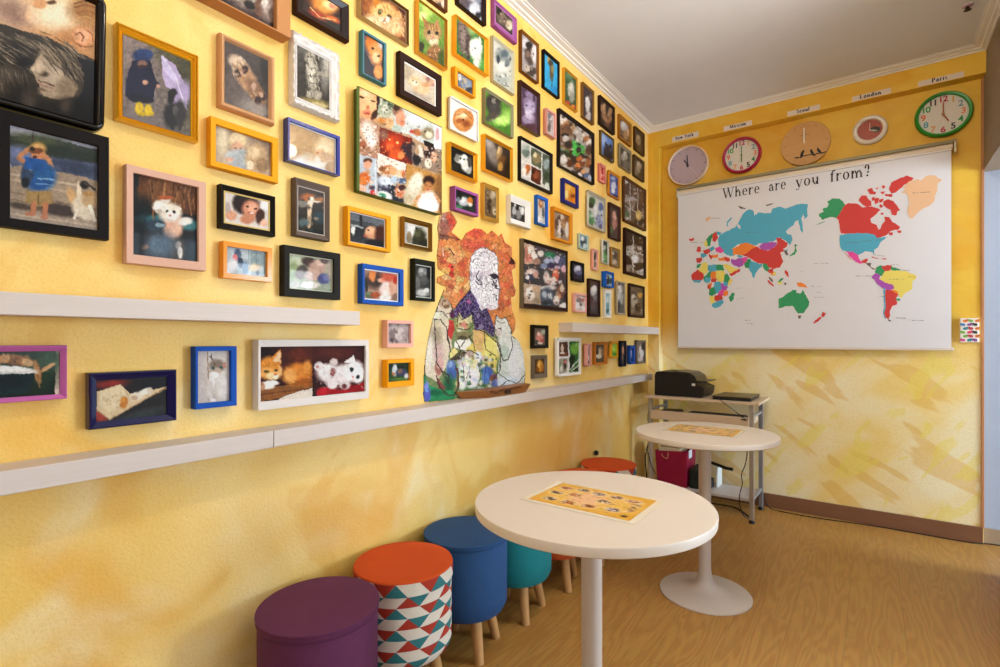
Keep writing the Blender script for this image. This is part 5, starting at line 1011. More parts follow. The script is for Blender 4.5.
frame('wide white frame with an orange kitten and a white kitten side by side', 'box', 'D8CFC8', .034, (252.2, 339.5, 411.4, 368.9, 340, 398), (259.8, 347, 401.9, 364.8, 345.6, 391.4),
'''@ X; bg 3A1A10; p 4A2418 80,95 520,90 520,270 80,270; e 6A3018 420 170 90 60 0 .5; e 2A1612 130 140 80 50 0 .5; p 8A5A30 80,440 520,400 520,470 80,560; p E0D4C4 240,530 400,470 520,445 520,515 360,540 240,545; l 6A4020 8 80,500 300,470 520,440
e C07828 400 330 130 90 0 .3; h 80 6 290,260 500,400 30,20 6 E09848 A85A1C F0B870 8A4A18; e D88838 420 300 90 60 -10 .4; e E09848 480 260 30 50 0 .4; e A86020 450 390 60 30 0 .4; e E8A860 330 340 50 60 0 .4; e E8B478 230 300 40 60 0; e D8903A 160 260 80 80; p D08838 165,205 258,112 262,240 200,250; p E8C49A 190,215 252,130 255,230; e E8A860 150 320 80 50; e F0D0A0 190 345 50 30; e F8E8D0 215 345 22 18; e 3A3010 138 302 20 12 10; e 6A6A20 138 302 9 9; e 3A3010 218 292 14 11; e D07850 212 330 14 9; l A05A20 6 130,230 140,265; l A05A20 6 155,225 160,262
e F4E8DC 140 420 70 34; e FFF4E8 180 400 60 22; e C89878 105 425 20 34; e A86838 95 405 10 14
p 3A1814 520,90 960,85 960,470 520,515; e 5A2A20 700 150 200 60 0 .6; p A01820 560,480 620,430 760,460 960,390 960,465 560,508; e C02430 600 470 40 30 0 .4; e 8A1018 860 440 80 26 0 .4
e DCD0CC 680 330 130 80 10; e E8E0DC 640 300 70 60; e E4D8D4 575 260 34 40 10; e E0D4D0 560 270 26 24; e D8C8C4 700 225 36 30; e E8DCD8 780 330 80 90; e F0E8E4 870 300 86 86; p F0E4E0 780,230 862,168 880,230; e F4ECE8 900 340 54 60; e D8CCC8 690 300 30 50; e 8A4A48 690 310 22 34; e B88078 560 265 12 12; e E8DCD8 690 410 50 40; e D8CCC8 790 420 44 36; e 7A4A48 735 432 14 16; e 7A4A48 785 430 22 22; e 5A2A2A 788 428 10 10
e 1E2828 848 288 16 19; e 1E2828 898 350 16 17; e 6A9098 905 345 5 5; e D08078 852 348 14 9; e F8F4F0 830 350 20 20; e E0B8B0 860 370 8 5; h 60 7 550,250 940,430 18,22 5 F8F4F0 C8BCB8 E8DEDA A89A98; e 1E2828 848 288 14 17; e 1E2828 898 350 14 15; n .08 12''', glass=False, res=.62)
frame('small pink box frame with kittens, above the small yellow one under the shelf', 'flat', 'E0A898', .028, (382.2, 320, 348, 413.6, 320.5, 347), (387.7, 323.4, 343.8, 410.2, 323.8, 343),
'''@ F; bg B8A8A4; e 8A7A78 770 180 14 26; e D8CCC8 795 180 16 20; e A89894 820 180 14 24; e 5A4C4C 765 200 8 8; e E0D8D4 775 155 8 8; b 20 3 4 9 752,135 842,213 8A7874 D8CCC8 6A5A58 C0AEA8''')
frame('small yellow box frame with two kittens on green grass, just above the long shelf', 'flat', 'E89A10', .030, (382.1, 360, 388.3, 414.4, 358.8, 385.6), (387.7, 363.3, 381.8, 410, 362.6, 380.6),
'''@ F; bg 2E4A28; e 1E2E18 790 310 40 14 0 .5; e C8D0D0 778 320 10 24; e E0E0E0 782 308 6 8; e 4A4A68 805 330 24 14; e 8A6A5A 800 325 10 10; e C87848 772 335 6 6; e D8D8D8 825 345 8 12; e 5A7A38 800 358 40 8 0 .5''')
frame('pinkish wood frame with a girl holding a white kitten over her shoulder', 'flat', 'CFA48E', .024, (122.7, 162.5, 263.9, 206.2, 182.5, 271.9), (133, 173.3, 255, 198, 187, 261.4),
'''@ B; bg 2A2A2C; p 5A3A26 560,95 740,130 790,150 790,260 560,230; e 7A5438 660 170 90 70 0 .4; l 8A6444 6 600,120 590,200; l A87C54 6 660,130 650,200; l 8A6444 6 710,140 720,230; l 6A4628 8 560,110 555,240; l 9A7048 5 750,160 765,260; e 1E2426 570 250 40 60 0 .4; e 2A4A50 600 290 60 30 10; e 3E6A70 640 280 50 20 10; e 4A7A7E 760 300 40 20 0 .4; e D8A890 690 300 40 60; e E0B8A0 700 320 24 30
h 50 5 590,110 780,230 -6,60 6 8A6040 3A2414 A87850 6A4628; e E8DCCC 680 250 46 38; e F0E8DC 640 225 30 24; e E8E0D4 740 285 30 16 -10; e D8CCBC 660 200 20 16; e F4ECE4 690 262 22 16; e 2A2420 668 245 5 5; e 2A2420 696 248 6 5; e C88878 680 262 6 4; p E8DCCC 700,220 728,232 712,255; e C8B8A8 635 245 14 10; e B0603A 660 190 30 8
e 3A4A58 620 300 40 20; e 8AA0A8 640 300 20 8 10; e 4A4038 710 400 30 50; e B8A898 712 380 12 16; e 3A3028 700 420 10 20; e D8D0C8 720 410 10 24; e 5A6A78 640 380 60 50 0 .5; e C89880 575 385 16 12; e 202428 560 340 30 60 0 .4; e 303C44 770 400 24 50 0 .5; n .10 12''', rough=.55)

# mosaic mural: cut-out sticker standing on the long shelf
OUT = [(451, 211), (458, 222), (452, 232), (462, 240), (466, 233), (475, 228), (482, 229), (488, 234), (492, 230), (499, 236), (502, 233), (505, 242), (512, 247), (512.5, 258), (516, 262), (515.5, 268), (512, 270), (514, 285), (516, 290), (515, 296), (511, 298), (512.5, 310), (516, 321), (515, 330),
       (512, 335), (519, 341), (523.5, 352), (525.5, 370), (525, 386.5), (470, 397), (456, 399), (452, 400.5), (425, 402.5), (423.5, 395), (424, 378), (425, 362), (428, 340), (433, 318), (439, 302), (444, 289), (446, 290), (446, 287), (437, 283), (437, 277), (446, 274), (438, 269), (437, 255), (439, 240), (437.5, 228), (440, 213)]
def mural():
    Pw = [onx(x, y, .003) for x, y in OUT]
    ys = [p[0] for p in Pw]; zs = [p[1] for p in Pw]; zmin = .9135
    nx, ny = 215, 310
    Y, Z = np.meshgrid(np.linspace(min(ys), max(ys), nx), np.linspace(max(zs), zmin, ny))
    A = np.stack([np.full(Y.shape, .0035), Y, Z], -1).reshape(-1, 3); px, py = proj(A)
    # mosaic stones: every point takes its colour and shade from the stone it lies in
    rs = np.random.RandomState(3); n = 2200
    gx = rs.uniform(420, 530, n); gy = rs.uniform(205, 405, n); sh = rs.uniform(-1, 1, n)
    D1 = np.full(len(px), 1e9); D2 = np.full(len(px), 1e9); m = np.zeros(len(px), int)
    for i in range(n):
        d = (px - gx[i]) ** 2 * 1.4 + (py - gy[i]) ** 2
        c = d < D1; D2 = np.where(c, D1, np.minimum(D2, d)); m = np.where(c, i, m); D1 = np.where(c, d, D1)
    edge = (np.sqrt(D2) - np.sqrt(D1)) < .32
    base = '''@ a; bg E08A4A; b 90 2 14 40 140,0 420,660 E0704A E8A068 D86440 E8B070 D88A4A C8503A E0B878 E8C890; b 60 3 14 30 480,200 700,660 E0704E E88A60 D86040 E89870 E07A58; b 50 6 14 26 480,100 680,660 E0683E D85A3C E87A50
e D84A38 230 90 40 50; e A86A5A 200 110 50 40; e B08070 195 50 20 30; e 8A5A4A 200 180 50 20; e E8C070 300 460 26 24; e D84030 240 400 16 60; e E8B060 205 410 26 24; e 4A2028 655 345 18 24; e D86048 400 240 80 40; e E05A40 400 150 60 40; e E87848 500 160 40 40; e D85048 590 180 14 24'''
    cx, cy = gx[m], gy[m]
    C = paint(cx, cy, base)                       # stones are of one colour each
    C = np.clip(C * (1 + .11 * sh[m])[:, None], 0, 1)
    X, Yy = (px - 415) * 6.667, (py - 210) * 6.667
    def zone(poly, ops, grout, amp, ge=True):
        Pz = [tuple(map(float, q.split(','))) for q in poly.split()]
        ins = inpoly(X, Yy, Pz)
        C2 = np.clip(paint(cx, cy, ops) * (1 + amp * sh[m])[:, None], 0, 1); C[ins] = C2[ins]
        if ge: C[ins & edge] = hx(grout)
    C[edge] = C[edge] * .72
    zone('368,350 376,310 398,275 425,256 455,250 490,262 530,285 548,310 555,350 552,400 556,430 552,460 570,520 560,535 564,548 556,562 560,580 552,610 556,640 540,660 500,668 478,650 445,667 408,590 372,528 366,480 364,420', '@ a; bg E8E4E8; b 40 4 10 22 370,260 560,660 FFFFFF D8D0DC E8E0E8 C8B8C4', 'A89CA6', .05)
    zone('370,528 408,590 445,667 480,650 500,700 530,780 540,860 240,900 250,680 262,655 300,610', '@ a; bg 3A2A58; b 60 5 8 24 240,520 500,900 2A1E48 5A4A80 3A2A60 4A2A58 241A3A 6A3A78', '8A7AA0', .3)
    over = '''@ a; e 2A2238 530 442 26 20 10; l 2A2030 12 503,435 530,425 555,445; l 3A2A38 10 545,470 530,500 540,522 562,528; l 2E2230 9 508,460 528,480 518,500; e 3A2E40 540 508 12 12; l 3A2A38 8 405,470 425,500 448,492 440,470; l 4A3A48 8 425,400 408,440 420,470 450,440 445,420; l 6A5A68 6 380,350 395,330 420,320; l 6A5A68 5 440,290 470,280 500,300; l 6A5A68 5 390,300 410,280; l 7A6A78 5 470,440 480,480 470,520; e C8B8C8 440 440 16 30; l 8A7484 6 440,440 430,470; l 5A4A58 8 520,560 545,570 540,600; l 9A8A98 5 480,560 500,620; l E8E0EC 12 405,545 440,660
l D8A0B8 10 350,610 365,620; e B85A98 358 612 12 16; l 7A5ACA 8 400,600 430,640; e D85A48 310 540 14 20; l 6A2A2A 8 160,165 240,180 300,200; l F0E0D8 5 185,250 190,320; l 3A2020 9 230,260 260,300; e 5A2020 250 380 10 12; l E8C0B0 6 175,60 210,60'''
    X0 = paint(px, py, over + '\n@ a; e 000000 -999 -999 1 1')
    # cats and flowers at the bottom, leaded like glass
    cats = '''@ b
p D8C8B0 145,0 215,0 245,60 215,120 235,300 215,330 210,400 140,520 60,470 62,380 75,240 95,120 120,60
p C8C0A8 120,65 180,75 205,110 190,160 110,120; e C8B898 120 200 50 100 0 .4; e A89880 130 240 40 60 0 .4; e E0D8C8 90 330 34 90 0 .4; e C8A8A0 150 330 34 60 0 .4; e D8D8C0 130 100 30 30; e B89A80 190 20 40 34; p A08058 145,10 160,-10 165,20; e 3A2A20 190 5 7 7; e 8A6A4A 205 40 20 12
p C8403A 215,130 245,130 250,190 230,250 210,220; e 5A2A4A 240 90 20 26
p E8D888 220,330 250,300 280,340 225,380; p EAE6DA 255,260 340,240 360,270 330,330 250,300; p E0C868 320,310 380,260 440,200 520,270 540,360 520,460 450,420 400,340 330,330; p D8B070 370,190 440,190 440,330 390,320 370,270; e E8D878 480 310 50 70 0 .3
e B8A868 300 150 46 60 0; e D8CC98 310 130 40 34; p C8C090 265,150 280,80 305,130; p C8C090 330,130 358,95 370,150; e D88A78 310 165 26 26; e C8C8A0 290 190 24 20; e 4A4A28 285 150 8 6; e 4A4A28 332 152 8 6; e 8A8058 310 225 50 26 0 .3; e 5A5038 300 240 30 12
p 4A3A30 230,380 300,330 360,320 400,340 330,350 280,380; e E8E0D8 350 355 34 30; e B8A090 350 340 26 14; e C87888 340 345 8 6
e 3A7A48 340 480 90 80 0 .4; e E8E4D0 320 440 44 70 0 .3; e E0D8A8 400 430 50 60; e F0E8E8 370 480 40 50; e E8E0EC 370 520 30 40; e D8C8E0 420 400 30 40; e 6A9A60 440 440 30 50; e E8E8D8 300 520 30 50; e D8E0E8 400 360 24 34; e C8B888 450 380 24 24; b 90 4 5 15 270,340 520,560 F0ECE0 3A6A40 C8B0D8 E8D890 2E4A30 D8E0E8 8A7A4A B8C8E0
e 5A78B8 230 430 30 50; e 4A68A8 235 470 30 40; e 8AA0D0 225 410 14 20; e 2A6A48 215 540 34 60 0 .4; p 8A4A48 135,480 165,520 200,575 240,590 265,560 270,480 255,430 275,430 272,540 250,600 200,600 150,560; e A86A60 150 430 24 50; e D8A8A0 160 400 22 40
e 4A6AB8 460 460 34 40; e 5A80C8 450 500 24 34; e 7A4A6A 505 490 26 20; e 8A5A38 490 500 16 16; e 5A6AA8 510 530 24 24; e 2A6A4A 545 430 26 60 0 .4
p 2E8A58 50,520 140,560 260,580 250,630 50,650; e 1E6A48 120 590 60 20 0 .4; e 5A60C0 75 600 24 50; e 7A88D8 70 540 16 30; e 3A8A60 60 500 14 34; e 6A98D0 75 575 10 10
p C8D0C8 545,330 620,235 660,250 690,310 705,400 695,560 530,560 520,480; e D8DCD4 580 280 60 80 0 .3; e E0E4E8 640 400 50 110 0 .3; e D0DCEC 590 520 70 30 0 .3; e B8C8BC 570 330 26 50; p D4D4CC 505,160 515,120 535,120 575,110 610,190 600,240 540,240 505,210; e C8B8B0 525 205 24 24; e 5A4A48 540 180 7 5; e 8A8A84 510 190 8 10; p C8C8C0 512,130 518,92 545,118'''
    lines = '''@ b; l 3A2A24 8 130,0 100,110 75,240 62,360 60,480; l 3A2A24 8 110,120 160,125 195,165 215,250 225,330; l 3A2A24 7 115,65 180,75 205,110; l 3A2A24 7 125,120 130,260 140,400 210,520 180,470; l 5A3A34 7 210,180 205,240 225,300; l 3A2A24 7 150,10 140,60; l 3A2A24 7 215,0 235,40 240,70 200,90; l 4A3228 10 135,480 150,540 200,600 250,605 275,560 278,470 255,420; l 3A2A24 7 175,450 215,480 210,530
l 4A3A20 7 260,260 290,320 220,380; l 4A3A20 7 345,230 370,270 380,320; l 4A3A20 8 370,185 440,200 520,270 545,340 540,440 500,500; l 4A3A20 7 440,200 445,310 520,360; l 4A3A20 7 265,170 275,90 300,125 335,110 360,90 370,150; l 4A3A20 7 285,300 330,240 360,225; l 4A3A20 7 270,180 310,190 340,190 365,160
l 4A4A48 8 505,210 510,150 515,92 545,118 580,110 610,190 620,235 665,260 695,330 705,420 695,550; l 4A4A48 7 505,210 540,300 560,385 590,380 620,300 610,235; l 4A4A48 7 530,560 590,510 650,530 690,480; l 4A4A48 5 520,130 545,150 570,140; l 5A4A40 5 525,180 545,175 550,195; l 3A2A24 5 530,465 600,520; l 3A4A3A 5 300,400 320,520; l 3A4A3A 5 350,420 330,500; l 3A4A3A 5 400,400 420,500; l 3A4A3A 5 450,430 440,520; l 4A3A30 7 230,380 300,320 360,320 400,350; l 3A2A24 5 180,0 175,30 200,50'''
    Xb, Yb = (px - 415) * 6.35, (py - 300) * 6.35
    ins = inpoly(Xb, Yb, [(145, -20), (160, -45), (190, -10), (215, 0), (245, 60), (250, 110), (268, 110), (280, 78), (305, 120), (335, 110), (360, 85), (375, 150), (380, 185), (440, 190), (500, 240), (505, 150), (515, 90), (545, 118), (580, 108), (612, 190), (625, 232), (680, 270), (710, 400), (700, 700), (30, 700), (50, 300), (90, 110)])
    base2 = paint(px, py, '@ b; bg 7A8A5A;' + cats)
    rsn = vnoise(px * 1.6, py * 1.6, 7)
    base2 = np.clip(base2 * (1 + .22 * (rsn - .5))[:, None], 0, 1)
    C[ins] = base2[ins]
    # leading and drawing strokes
    def strokes(ops, mask=None):
        mk = paint(px, py, 'bg 123456;' + ops); mk2 = paint(px, py, 'bg FEDCBA;' + ops)
        same = np.abs(mk - mk2).max(-1) < .25
        if mask is not None: same &= mask
        C[same] = mk[same]
    strokes('@ a; l 5A4A5A 5 368,350 376,310 398,275 425,256 455,250 490,262 530,285 548,310 555,350 552,400 556,430 552,460 570,520 560,535 564,548 556,562 560,580 552,610; l 2A2038 5 364,420 366,480 372,528; l 1E1838 6 370,528 300,610 255,670; l E8E0EC 8 372,530 408,590 445,667', ~ins)
    strokes(over, ~ins); strokes(lines, ins)
    C = C * .86 + C.mean(-1, keepdims=True) * .14
    poly = inpoly(px, py, OUT).reshape(ny, nx)
    Id = np.arange(nx * ny).reshape(ny, nx)
    q = poly[:-1, :-1] & poly[1:, :-1] & poly[1:, 1:] & poly[:-1, 1:]
    Fc = np.stack([Id[:-1, :-1], Id[1:, :-1], Id[1:, 1:], Id[:-1, 1:]], -1)[q]
    used = np.unique(Fc); remap = -np.ones(nx * ny, int); remap[used] = np.arange(len(used))
    o = obj('wall_mural', A[used], remap[Fc], colmat(.5), None, True, col=lin(np.clip(C[used], 0, 1)) * .76)
    sd = o.modifiers.new('board', 'SOLIDIFY'); sd.thickness = .003; sd.offset = -1
    tag(o, 'mosaic cut-out mural of a white bearded man in profile above cats and flowers', 'mural')
mural()
# ------------------------------------------------------------------ back wall: map, clocks, city names
def tri_poly(pts):
    return [tuple(int(i) for i in t) for t in geometry.tessellate_polygon([[Vector((p[0], p[1], 0)) for p in pts]])]

# stroke lettering (roman capitals and small letters); units: x-height .46, capital height .67
def _g():
    T, t = .10, .035
    G = {}
    def ser(x, y, h=.09): return ('b', x - h, y, x + h, y + .028)
    G['W'] = ([('l', .02, .67, .24, 0, T), ('l', .24, 0, .42, .67, t), ('l', .38, .67, .60, 0, T), ('l', .60, 0, .80, .67, t), ser(.06, .642), ser(.42, .642), ser(.80, .642)], .90)
    G['h'] = ([('l', .10, 0, .10, .70, T), ser(.10, 0), ('b', .02, .67, .10, .70), ('a', .26, .28, .13, .17, 180, 0, T), ('l', .39, .28, .39, 0, T), ser(.39, 0)], .52)
    G['e'] = ([('a', .23, .23, .19, .23, 0, 318, T), ('b', .06, .235, .42, .265)], .46)
    G['r'] = ([('l', .11, 0, .11, .45, T), ser(.11, 0), ('b', .03, .42, .11, .45), ('a', .24, .28, .13, .16, 170, 70, T), ('d', .32, .40, .045)], .40)
    G['a'] = ([('l', .33, .05, .33, .30, T), ('a', .22, .31, .11, .14, 0, 170, T), ('a', .20, .13, .15, .12, 60, 330, T), ('b', .33, 0, .45, .03), ('d', .10, .34, .04)], .47)
    G['y'] = ([('l', .07, .45, .24, 0, T), ('l', .41, .45, .20, -.12, t), ('a', .13, -.13, .09, .07, 0, -150, t), ('d', .06, -.14, .04), ser(.08, .425), ser(.40, .425, .07)], .48)
    G['o'] = ([('a', .24, .23, .20, .23, 0, 360, T)], .49)
    G['u'] = ([('l', .11, .45, .11, .16, T), ('a', .24, .17, .13, .16, 180, 360, T), ('l', .38, .45, .38, 0, T), ('b', .03, .42, .11, .45), ('b', .30, .42, .38, .45), ('b', .38, 0, .47, .03)], .52)
    G['f'] = ([('l', .14, 0, .14, .54, T), ser(.14, 0), ('a', .26, .54, .12, .15, 180, 50, T), ('d', .32, .63, .04), ('b', .03, .42, .28, .45)], .34)
    G['m'] = ([('l', .11, 0, .11, .45, T), ser(.11, 0), ('b', .03, .42, .11, .45), ('a', .25, .28, .13, .16, 180, 0, T), ('l', .38, .28, .38, 0, T), ser(.38, 0), ('a', .52, .28, .13, .16, 180, 0, T), ('l', .65, .28, .65, 0, T), ser(.65, 0)], .78)
    G['?'] = ([('a', .20, .50, .15, .17, 190, -60, T), ('a', .33, .20, .10, .17, 140, 180, T), ('l', .22, .28, .22, .17, t), ('d', .22, .045, .06)], .44)
    G['n'] = ([('l', .11, 0, .11, .45, T), ser(.11, 0), ('b', .03, .42, .11, .45), ('a', .26, .28, .13, .16, 180, 0, T), ('l', .39, .28, .39, 0, T), ser(.39, 0)], .52)
    G['N'] = ([('l', .12, 0, .12, .67, t), ('l', .12, .67, .58, 0, T), ('l', .58, 0, .58, .67, t), ser(.12, 0), ser(.10, .642), ser(.58, .642)], .70)
    G['w'] = ([('l', .05, .45, .20, 0, T), ('l', .20, 0, .33, .45, t), ('l', .33, .45, .47, 0, T), ('l', .47, 0, .62, .45, t), ser(.06, .425, .07), ser(.62, .425, .06)], .68)
    G['Y'] = ([('l', .08, .67, .32, .30, T), ('l', .56, .67, .32, .30, t), ('l', .32, .32, .32, 0, T), ser(.32, 0, .11), ser(.09, .642), ser(.56, .642)], .64)
    G['k'] = ([('l', .11, 0, .11, .70, T), ser(.11, 0), ('b', .02, .67, .11, .70), ('l', .13, .20, .38, .44, t), ('l', .20, .26, .42, 0, T), ser(.42, 0, .08), ser(.38, .425, .07)], .50)
    G['M'] = ([('l', .12, 0, .12, .67, t), ('l', .12, .67, .40, .04, T), ('l', .40, .04, .68, .67, t), ('l', .70, 0, .70, .67, T), ser(.12, 0), ser(.70, 0), ser(.08, .642, .07), ser(.74, .642, .07)], .84)
    G['s'] = ([('a', .20, .34, .12, .11, 40, 230, T), ('a', .20, .12, .13, .11, 60, -140, T)], .40)
    G['c'] = ([('a', .23, .23, .18, .23, 50, 310, T), ('d', .35, .36, .045)], .43)
    G['S'] = ([('a', .26, .50, .17, .16, 30, 240, T), ('a', .26, .18, .19, .18, 70, -150, T), ('b', .42, .50, .45, .66), ('b', .06, .02, .09, .18)], .54)
    G['l'] = ([('l', .11, 0, .11, .70, T), ser(.11, 0), ('b', .02, .67, .11, .70)], .24)
    G['L'] = ([('l', .14, 0, .14, .67, T), ser(.14, .642), ('b', .03, 0, .52, .03), ('b', .49, 0, .52, .18)], .58)
    G['d'] = ([('l', .38, 0, .38, .70, T), ('b', .29, .67, .38, .70), ('b', .38, 0, .46, .03), ('a', .22, .22, .17, .22, 0, 360, T)], .52)
    G['P'] = ([('l', .14, 0, .14, .67, T), ser(.14, 0, .11), ser(.10, .642, .07), ('a', .26, .49, .22, .17, 110, -110, T), ('b', .14, .31, .22, .34)], .58)
    G['i'] = ([('l', .11, 0, .11, .45, T), ser(.11, 0), ('b', .02, .42, .11, .45), ('d', .11, .60, .055)], .24)
    return G
GLY = _g()
def text_mesh(s, bold=1.0, gap=.04):
    """flat outlines in 2-D; returns vertices, faces, width"""
    V = []; Fc = []; x = 0
    def quad(p):
        b = len(V); V.extend(p); Fc.append(tuple(range(b, b + len(p))))
    for ch in s:
        if ch == ' ': x += .34; continue
        st, adv = GLY[ch]
        for q in st:
            if q[0] == 'b': quad([(x + q[1], q[2]), (x + q[3], q[2]), (x + q[3], q[4] * 1.0), (x + q[1], q[4])])
            elif q[0] == 'd': quad([(x + q[1] + q[3] * math.cos(k * math.pi / 5), q[2] + q[3] * math.sin(k * math.pi / 5)) for k in range(10)])
            elif q[0] == 'l':
                w = q[5] * bold / 2
                dx, dy = q[3] - q[1], q[4] - q[2]; L = math.hypot(dx, dy); h = w * L / max(abs(dy), 1e-6) if abs(dy) > .2 * L else w
                quad([(x + q[1] - h, q[2]), (x + q[1] + h, q[2]), (x + q[3] + h, q[4]), (x + q[3] - h, q[4])])
            else:
                _, cx, cy, rx, ry, a0, a1, w = q
                n = max(4, int(abs(a1 - a0) / 14)); P = []
                for i in range(n + 1):
                    a = math.radians(a0 + (a1 - a0) * i / n)
                    ww = (.03 + (w - .03) * abs(math.cos(a)) ** 1.3) * bold / 2
                    P.append(((x + cx + (rx - w / 2 + ww) * math.cos(a), cy + (ry - .015 + ww) * math.sin(a)), (x + cx + (rx - w / 2 - ww) * math.cos(a), cy + (ry - .015 - ww) * math.sin(a))))
                for i in range(n): quad([P[i][0], P[i][1], P[i + 1][1], P[i + 1][0]])
        x += adv + gap
    return V, Fc, x - gap

# wall map on a roller blind
YM = 3.90
t = thing('world_map_blind', 'large white roller blind world map with coloured countries hanging on the back wall', 'wall map', (1.0, YM, 2.29))
XL, XRM, ZT, ZBm = .226, 1.781, 2.272, 1.112
MB().box(XL, XRM, YM, YM + .002, ZBm, ZT).out('map_sheet', mat('DEDDE2', .6), t)
MB().box(XL - .012, XRM + .024, YM - .004, YM + .03, 2.300, 2.319, bev=.002).out('head_rail', mat('8F8460', .45), t)
MB().lathe([(0, 0), (.018, 0), (.018, XRM - XL + .012), (0, XRM - XL + .012)], (XL - .006, YM + .012, 2.281), 20, axis='x').out('roller', mat('DCCBB4', .5), t, True)
for x in (XL - .012, XRM + .012): MB().box(x, x + .010, YM - .006, YM + .035, 2.245, 2.30, bev=.002).out('bracket', mat('C9C0A8', .5), t)
MB().box(XL, XRM, YM - .0012, YM, 2.256, 2.2585).out('hem_line', mat('A8947C', .6), t)
MB().box(XL - .004, XRM + .010, YM - .006, YM + .006, ZBm - .010, ZBm + .006, bev=.003).out('bottom_bar', mat('D8CDC4', .5), t)

